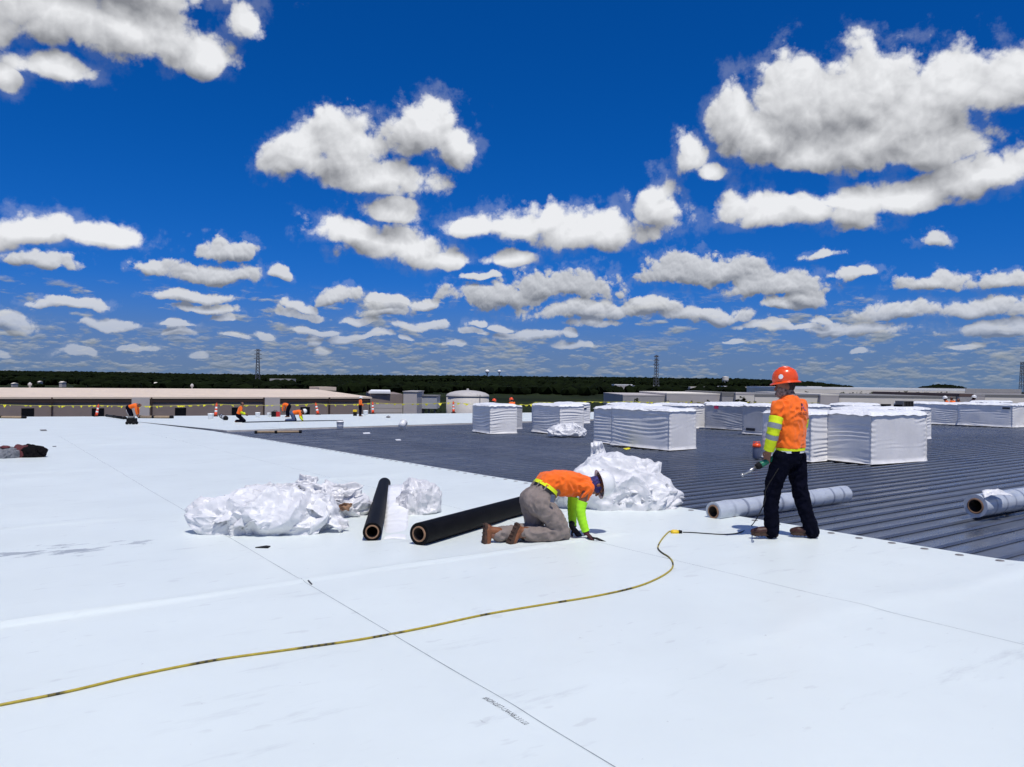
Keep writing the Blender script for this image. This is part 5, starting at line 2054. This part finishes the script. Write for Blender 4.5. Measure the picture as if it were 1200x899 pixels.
ring_band('cuff', along(arm, .955, 1.0, 3), .056, M['yellow_fab'], slv, 20)
armR = [shR, elR, wrR]
MB().tube(along(armR, .3, .98, 18), [.074 - .016 * i / 18 for i in range(19)], 18, caps=False).build('sleeve', M['yellow_fab'], t, True)
# scarf round neck and lower face
mb = MB()
limb(mb, [(-.018, .012, 1.485), (-.02, .035, 1.53), hd + Mh @ Vector((0, .012, -.06))], [.078, .072, .080])
mb.ell(hd + Mh @ Vector((0, .035, -.045)), (.066, .074, .072), 16, 10, Mh)
mb.ell(hd + Mh @ Vector((0, .075, -.075)), (.034, .052, .040), 14, 8, Mh)
fuse('face_scarf', mb, .008, 2, M['gaiter'], t, cloth(.006, 22))
mb = MB()
mb.ell(hd + Mh @ Vector((0, -.025, .012)), (.082, .084, .085), 18, 12, Mh)
fuse('hair', mb, .008, 1, M['hair'], t, cloth(.004, 40))
hat = hard_hat(t, hd + Mh @ Vector((0, -.004, .052)), Mh, M['hat_or'], 1.0, .160, sticker=(math.radians(152), .055, .026, M['hat_wh']))
# shoes
for A_, dr in ((anL, (-.62, .78, 0)), (anR, (-.35, .94, 0))):
    boot(t, A_, A_ + Vector(dr) * .2, (0, 0, -1), M['redboot'], M['sole'], 1.0, hgt=.08).name = 'shoe'
# badge and lettering on the back
bd = Vector(Ft)
org = Vector((.030, -.02, 1.355))
chev = [[(-.030, -.005), (-.018, -.005), (.004, .045), (-.004, .058)], [(.004, .045), (-.004, .058), (.004, .058), (.012, .045)]]
decal('back_badge', [[(-.034, 0), (-.020, 0), (-.002, .040), (-.008, .058)], [(-.008, .058), (-.002, .040), (.006, .040), (.004, .060)]], org, Rt, (0, 0, 1), bd, shirt, M['glove'], shirt)
M['purple'] = mat('purple_print', (.10, .02, .30), .6, .1, 20)
decal('back_badge', [[(.006, .048), (.010, .058), (.034, .0), (.020, 0), (.008, .026)], [(-.004, .020), (.006, .036), (.012, .018)]], org, Rt, (0, 0, 1), bd, shirt, M['purple'], shirt)
rl = random.Random(9)
glyph = []
for i in range(8):
    x = -.062 + i * .0155
    glyph.append([(x, -.034), (x + .0035, -.034), (x + .0035, -.014), (x, -.014)])
    yb = rl.choice((-.034, -.026, -.018))
    glyph.append([(x + .0036, yb), (x + .0105, yb), (x + .0105, yb + .004), (x + .0036, yb + .004)])
    if i % 2:
        glyph.append([(x + .0082, -.034), (x + .0115, -.034), (x + .0115, -.014), (x + .0082, -.014)])
decal('back_lettering', glyph, org, Rt, (0, 0, 1), bd, shirt, M['glove'], shirt)

# heat-welding gun held in the left hand
Rz = Matrix.Rotation(ROT, 3, 'Z')
grip = Vector((-.195, .165, .825))
tool = thing('welding_gun', 'green hand welding gun held low by the standing worker', 'welding gun', Vector((base.x, base.y, base.z)) + Rz @ grip, ROT)
dv = Rz.transposed() @ Vector((-.80, -.10, -.42))
dv.normalize()
MB().tube([-dv * .10, -dv * .03, dv * .03, dv * .10], [.024, .027, .030, .034], 14, round_ends=True).build('grip', M['tool_green'], tool, True)
MB().tube([dv * .09, dv * .12, dv * .15], [.036, .036, .024], 14).build('collar', M['black'], tool, True)
MB().tube([dv * .15, dv * .24, dv * .25, dv * .30], [.020, .018, .012, .012], 12).build('barrel', M['steel'], tool, True)
MB().tube([dv * .30, dv * .325], [.013, .020], 8, squash=(1.3, .4)).build('nozzle', M['steel'], tool, True)
# its lead, down to the yellow socket
gp = Vector((base.x, base.y, base.z)) + Rz @ (grip - dv * .12)
lead = [gp, gp + Rz @ Vector((-.02, -.06, -.05)), W(898, 573, 7.75), W(897, 585, 7.7), W(891, 600, 7.7)]
g2 = onroof([(881, 617), (868, 625), (850, 627.5), (830, 626.8), (812, 625.6), (800, 625.3)], .006)
lead = lead + g2
MB().tube(smooth_path(lead, 8), .0055, 7).build('lead', M['black'], tool, True)
t.children  # keep
ld = [o for o in bpy.data.objects if o.name == 'lead'][0]
ld.matrix_parent_inverse = tool.matrix_world.inverted() if False else (Matrix.Translation(tool.location) @ Matrix.Rotation(ROT, 4, 'Z')).inverted()

# ---------------------------------------------------------------- the kneeling worker
base = rp(640, 634)
t = thing('person', 'person kneeling on all fours in orange shirt, white hard hat and taupe trousers', 'person', (base.x, base.y, base.z + .004), 0)
V3 = lambda *a: Vector(a)
pel = V3(-.10, .07, .42)
hipL, hipR = V3(-.15, .18, .38), V3(-.06, -.04, .37)
knR, anR = V3(.16, -.02, .085), V3(-.27, -.11, .085)
knL, anL = V3(-.10, .10, .09), V3(-.56, -.11, .075)
shR, shL = V3(.43, .06, .545), V3(.33, .40, .545)
elR, wrR = V3(.36, .03, .32), V3(.42, .03, .085)
elL, wrL = V3(.30, .37, .30), V3(.30, .27, .085)
hd = V3(.555, .27, .555)
Mh = frame((.93, .22, .16), (.10, .06, -1))
fw = V3(.90, .42, .10).normalized()          # along the back
rt = V3(.42, -.90, 0).normalized()           # to the worker's right, towards the camera
up = rt.cross(fw)
chest = V3(.33, .22, .57)
mid = V3(.13, .14, .585)
# body
mb = MB()
torso_loft(mb, [(pel, rt, V3(-.5, -.2, .85).cross(rt) * -1, .14, .11), (pel.lerp(mid, .5), rt, up, .14, .10), (mid, rt, up, .15, .105), (chest, rt, up, .165, .11), (V3(.43, .25, .565), rt, up, .10, .075)])
limb(mb, [V3(.40, .245, .57), hd + Mh @ Vector((0, -.01, -.03))], [.058, .055])
head_shapes(mb, hd, Mh, 1.0)
for S, E_, W_ in ((shL, elL, wrL), (shR, elR, wrR)):
    limb(mb, [S, E_, W_], [.052, .045, .042, .036, .030])
for H_, K_, A_ in ((hipL, knL, anL), (hipR, knR, anR)):
    limb(mb, [H_, K_], [.085, .06])
    limb(mb, [K_, A_], [.055, .052, .04])
body = fuse('body', mb, .0085, 2, M['skin'], t)
# gloves with fingers
for nm, w_, dr, sdv, mm in (('glove', wrR, (.62, -.30, -.62), (.2, .9, 0), M['glove']), ('glove', wrL, (.55, -.45, -.60), (-.6, -.6, 0), M['glove_dk'])):
    mb = MB()
    limb(mb, [w_ + V3(-.01, 0, .045), w_], [.036, .034])
    hand_shapes(mb, w_ + V3(0, 0, .0), dr, sdv, (0, 0, -1), .25, 1.1)
    fuse(nm, mb, .006, 2, mm, t)
# trousers
mb = MB()
fww = V3(.58, .27, .77).normalized()
upw = rt.cross(fww)
bc = pel + V3(.075, .035, .085)
mb.ell(pel + V3(-.015, -.01, -.01), (.145, .185, .135), 20, 12, frame((.35, .1, .9), (.2, .98, 0)))
torso_loft(mb, [(pel + V3(-.02, -.01, .0), rt, upw, .17, .13), (bc - fww * .03, rt, upw, .168, .130), (bc + fww * .012, rt, upw, .163, .124)])
limb(mb, [hipR + V3(-.02, 0, .02), hipR.lerp(knR, .55) + V3(.015, 0, .02), knR], [.130, .114, .092])
limb(mb, [hipL + V3(-.01, 0, .02), hipL.lerp(knL, .55), knL], [.130, .112, .088])
limb(mb, [knR, knR.lerp(anR, .5), anR + V3(.07, .015, 0)], [.092, .082, .074])
limb(mb, [knL, knL.lerp(anL, .5), anL + V3(.07, .03, 0)], [.086, .079, .072])
trs = fuse('trousers', mb, .010, 4, M['khaki'], t, cloth(.022, 11, [(knR, .16), (knL, .14), (anR, .15), (anL, .15), (hipR, .12)]))
# pocket piece and belt with loops
bel = MB().tube([bc - fww * .018, bc + fww * .022], [(.174, .136)] * 2, 30, caps=False, up=rt).build('belt', M['belt'], t, True)
for a in (70, 100, 128, 35):
    q = bc + rt * (.176 * math.cos(math.radians(a))) + upw * (.138 * math.sin(math.radians(a)))
    MB().tube([q - fww * .03, q + fww * .032], .008, 6).build('belt_loop', M['khaki'], bel)
q = hipR + V3(.115, -.12, .10)
MB().box(-.02, .02, -.008, .008, -.045, .035).build('pocket_tool', M['bluegrey'], t, loc=q, rot=(.2, .2, -.3), bevel=.004)
# shirt
mb = MB()
torso_loft(mb, [(bc + fww * .02, rt, upw, .170, .134), (bc + fww * .10, rt, (upw + up) * .5, .172, .138), (mid, rt, up, .178, .140), (mid.lerp(chest, .6), rt, up, .186, .140), (chest, rt, up, .190, .130), (V3(.42, .25, .565), rt, up, .135, .10), (V3(.47, .262, .565), rt, up, .080, .075)])
limb(mb, [shR + V3(-.04, .03, .01), shR, shR.lerp(elR, .35)], [.092, .072, .058])
limb(mb, [shL + V3(-.02, -.06, .0), shL, shL.lerp(elL, .35)], [.092, .072, .058])
shirt = fuse('shirt', mb, .009, 4, M['orange'], t, cloth(.017, 12, [(shR, .14), (mid + rt * .14, .14), (chest + rt * .15, .12)]))
ring_band('hem', [bc + fww * .016, bc + fww * .055], [(.180, .143), (.178, .142)], M['yellow_fab'], shirt, 28, up=rt)
for arm in ([shR, elR, wrR], [shL, elL, wrL]):
    MB().tube(along(arm, .30, .97, 22), [.060 - .019 * i / 22 + .002 * math.sin(i * 2.1) for i in range(23)], 20, caps=False).build('sleeve', M['lime'], t, True)
# bandana, hair, hat
mb = MB()
mb.ell(hd + Mh @ Vector((0, -.005, -.01)), (.082, .096, .085), 18, 12, Mh)
limb(mb, [hd + Mh @ Vector((0, -.02, -.05)), hd + Mh @ Vector((0, -.03, -.11))], [.074, .082])
fuse('bandana', mb, .008, 2, M['bandana'], t, cloth(.006, 22))
hard_hat(t, hd + Mh @ Vector((0, .0, .045)), Mh, M['hat_wh'], 1.0, .152, sticker=(math.radians(250), .06, .016, M['bandana']))
# boots, toes down, soles turned back
boot(t, anR + V3(-.02, 0, .03), anR + V3(-.14, -.07, -.2), (-.70, -.52, .42), M['boot'], M['sole'], .96, shaft=anR + V3(.08, .02, .02))
boot(t, anL + V3(-.03, 0, .045), anL + V3(-.045, -.03, -.2), (-.90, -.38, .10), M['boot'], M['sole'], .96, shaft=anL + V3(.07, .03, .02))
# seam probe in the right hand
q = Vector((base.x, base.y, base.z)) + V3(.50, -.02, .03)
tl = thing('seam_probe', 'thin black hand tool pressed on the seam by the kneeling worker', 'hand tool', q)
MB().tube([(-.06, .02, .015), (.02, -.01, .01)], [.012, .010], 8, round_ends=True).build('handle', M['black'], tl, True)
MB().tube([(.02, -.01, .01), (.10, -.055, -.012), (.14, -.075, -.020)], [.010, .006, .003], 6, squash=(1.6, .5)).build('blade', M['black'], tl, True)


# ---------------------------------------------------------------- distant workers
def far_worker(label, px, py, rz, pose, shirtm='orange', trm='navy', hat='hat_or', hgt=1.0, slv=None, group=None, hidden=False):
    p = rp(px, py)
    t = thing('person', label, 'person', (p.x, p.y, p.z), rz)
    P_ = POSES[pose]
    J = {k: Vector(v) * hgt for k, v in P_.items() if k not in ('up', 'face')}
    up_ = Vector(P_['up'])
    Mh = frame(up_, P_['face'])
    s = hgt
    mb = MB()
    rt_ = Vector((1, 0, 0))
    ax = (J['neck'] - J['pel']).normalized()
    dp = ax.cross(rt_)
    limb(mb, [J['pel'], J['neck']], [.09 * s, .10 * s])
    limb(mb, [J['neck'], J['head']], [.055 * s, .055 * s])
    head_shapes(mb, J['head'], Mh, s)
    for sd_ in 'LR':
        limb(mb, [J['sh' + sd_], J['el' + sd_], J['wr' + sd_]], [.05 * s, .042 * s, .032 * s])
        limb(mb, [J['hip' + sd_], J['kn' + sd_]], [.08 * s, .055 * s])
        limb(mb, [J['kn' + sd_], J['an' + sd_]], [.05 * s, .04 * s])
        wv = (J['wr' + sd_] - J['el' + sd_]).normalized()
        hand_shapes(mb, J['wr' + sd_], wv, (0, 1, .2), (1 if sd_ == 'L' else -1, 0, 0), .5, 1.2 * s)
    fuse('body', mb, .014, 1, M['skin'], t)
    mb = MB()
    limb(mb, [J['pel'], J['pel'].lerp(J['neck'], .25)], [.150 * s, .14 * s])
    for sd_ in 'LR':
        limb(mb, [J['hip' + sd_], J['kn' + sd_]], [.12 * s, .085 * s])
        limb(mb, [J['kn' + sd_], J['an' + sd_]], [.085 * s, .075 * s])
    fuse('trousers', mb, .02, 2, M[trm], t, cloth(.012, 9))
    mb = MB()
    torso_loft(mb, [(J['pel'].lerp(J['neck'], u), rt_, dp, a * s, b_ * s) for u, a, b_ in ((.12, .165, .135), (.4, .165, .13), (.75, .19, .135), (.95, .13, .10), (1.02, .08, .075))])
    for sd_ in 'LR':
        limb(mb, [J['sh' + sd_], J['el' + sd_]], [.075 * s, .062 * s])
    fuse('shirt', mb, .018, 2, M[shirtm], t, cloth(.012, 9))
    for sd_ in 'LR':
        MB().tube(along([J['sh' + sd_], J['el' + sd_], J['wr' + sd_]], .45, .97, 8), [.072 * s - .018 * s * i / 8 for i in range(9)], 12, caps=False).build('sleeve', M[slv or shirtm], t, True)
        a_ = J['an' + sd_]
        mb2 = MB()
        mb2.tube([a_ + Vector((0, -.04, -.03)) * s, a_ + Vector((0, .15, -.05)) * s], [.05 * s, .045 * s], 10, round_ends=True)
        mb2.build('boot', M['boot'], t, True)
    mbh = MB()
    mbh.ell(J['head'] + Mh @ Vector((0, -.02, .01)) * s, (.082 * s, .09 * s, .09 * s), 12, 8, Mh)
    mbh.build('hair', M['hair'], t, True)
    if hat:
        hard_hat(t, J['head'] + Mh @ Vector((0, 0, .05)) * s, Mh, M[hat], s)
    return t


POSES = {
    'stand': dict(pel=(0, 0, .95), neck=(0, .03, 1.47), head=(0, .05, 1.60), up=(0, .1, 1), face=(0, 1, -.2), shL=(-.19, 0, 1.43), elL=(-.24, .02, 1.15), wrL=(-.20, .2, .98), shR=(.19, 0, 1.43), elR=(.24, .02, 1.15), wrR=(.18, .22, 1.0),
                  hipL=(-.1, 0, .9), knL=(-.12, .03, .5), anL=(-.13, 0, .09), hipR=(.1, 0, .9), knR=(.12, .03, .5), anR=(.13, 0, .09)),
    'bend': dict(pel=(0, -.16, .93), neck=(0, .34, 1.10), head=(0, .46, 1.06), up=(0, .75, .2), face=(0, .35, -1), shL=(-.19, .30, 1.05), elL=(-.22, .34, .76), wrL=(-.16, .36, .52), shR=(.19, .30, 1.05), elR=(.22, .34, .76), wrR=(.16, .38, .52),
                 hipL=(-.1, -.14, .88), knL=(-.13, .02, .48), anL=(-.14, -.03, .09), hipR=(.1, -.14, .88), knR=(.13, .02, .48), anR=(.14, -.03, .09)),
    'kneel': dict(pel=(0, -.04, .42), neck=(0, .12, .93), head=(0, .17, 1.06), up=(0, .25, 1), face=(0, 1, -.5), shL=(-.19, .1, .89), elL=(-.24, .14, .62), wrL=(-.16, .34, .50), shR=(.19, .1, .89), elR=(.24, .14, .62), wrR=(.16, .36, .48),
                  hipL=(-.1, -.02, .38), knL=(-.13, .30, .09), anL=(-.13, -.14, .09), hipR=(.1, -.02, .38), knR=(.13, .30, .09), anR=(.13, -.14, .09)),
    'fours': dict(pel=(0, -.25, .50), neck=(0, .28, .60), head=(0, .42, .60), up=(0, 1, .35), face=(0, .3, -1), shL=(-.19, .22, .56), elL=(-.23, .28, .30), wrL=(-.2, .34, .08), shR=(.19, .22, .56), elR=(.23, .26, .30), wrR=(.2, .40, .08),
                  hipL=(-.1, -.24, .45), knL=(-.13, -.06, .09), anL=(-.13, -.52, .09), hipR=(.1, -.24, .45), knR=(.13, -.1, .09), anR=(.13, -.55, .09)),
}
R_ = math.radians
far_worker('person bending over a small machine at the open black strip', 153.5, 496, R_(-80), 'bend', slv='orange', hat=None)
far_worker('person kneeling upright at the seam, lime sleeves, bare dark head', 280, 495, R_(-75), 'kneel', slv='yellow_fab', hat=None)
far_worker('person bending behind the one on all fours, orange shirt', 337, 489, R_(75), 'bend', hat=None, hgt=.92)
far_worker('person on all fours in jeans beside the dark seam strip', 347, 494, R_(-80), 'fours', trm='jeans', slv='yellow_fab', hat='hat_wh')
far_worker('person standing in orange vest with white hard hat by a white bucket', 422, 488, R_(-60), 'stand', hat='hat_wh', hgt=.86)
far_worker('person in orange hat showing above the lone wrapped pallet', 601, 487.5, R_(40), 'kneel', hgt=1.05)
far_worker('person in orange crouched behind the top of the lone wrapped pallet', 576, 488, R_(-70), 'kneel', hgt=1.0)
far_worker('person in orange kneeling among far pallets, white hat', 1111, 487, R_(60), 'kneel', hat='hat_wh', hgt=.98)
far_worker('person in orange with bare dark head kneeling among far pallets', 1118, 487, R_(30), 'kneel', hat=None, hgt=.98)
far_worker('person in dark maroon crouching beside the two in orange', 1125.5, 487, R_(100), 'kneel', shirtm='maroon', hat=None, hgt=.90)
far_worker('person in navy with white hat kneeling behind the labelled pallet', 1137.5, 486.5, R_(-100), 'kneel', shirtm='hat_bl', hat='hat_wh', hgt=1.02)

# yellow tool box at the standing worker's feet, floor machine at the bending worker's
p = rp(418, 487.5)
t = thing('floor_case', 'orange-yellow case beside the standing worker with white hat', 'case', p)
MB().box(-.28, .02, -.15, .15, .32, .50).build('case_lid', M['yellow_pl'], t, bevel=.02)
MB().box(-.26, .0, -.13, .13, .0, .315).build('case_body', M['black'], t, bevel=.02)
p = rp(154.5, 497.5)
t = thing('floor_machine', 'small black wheeled machine under the bending worker', 'machine', p)
MB().box(-.24, .24, -.16, .16, .10, .36).build('housing', M['black'], t, bevel=.03)
MB().box(-.20, .12, -.13, .13, .362, .46).build('motor', M['greyroof'], t, bevel=.03)
for sx in (-1, 1):
    for sy in (-1, 1):
        MB().tube([(sx * .18, sy * .15, .09), (sx * .18, sy * .20, .09)], .09, 14).build('wheel', M['black'], t, True)
MB().tube([(-.15, 0, .44), (-.3, 0, .7), (-.34, 0, .82)], .014, 6).build('handle', M['steel'], t, True)
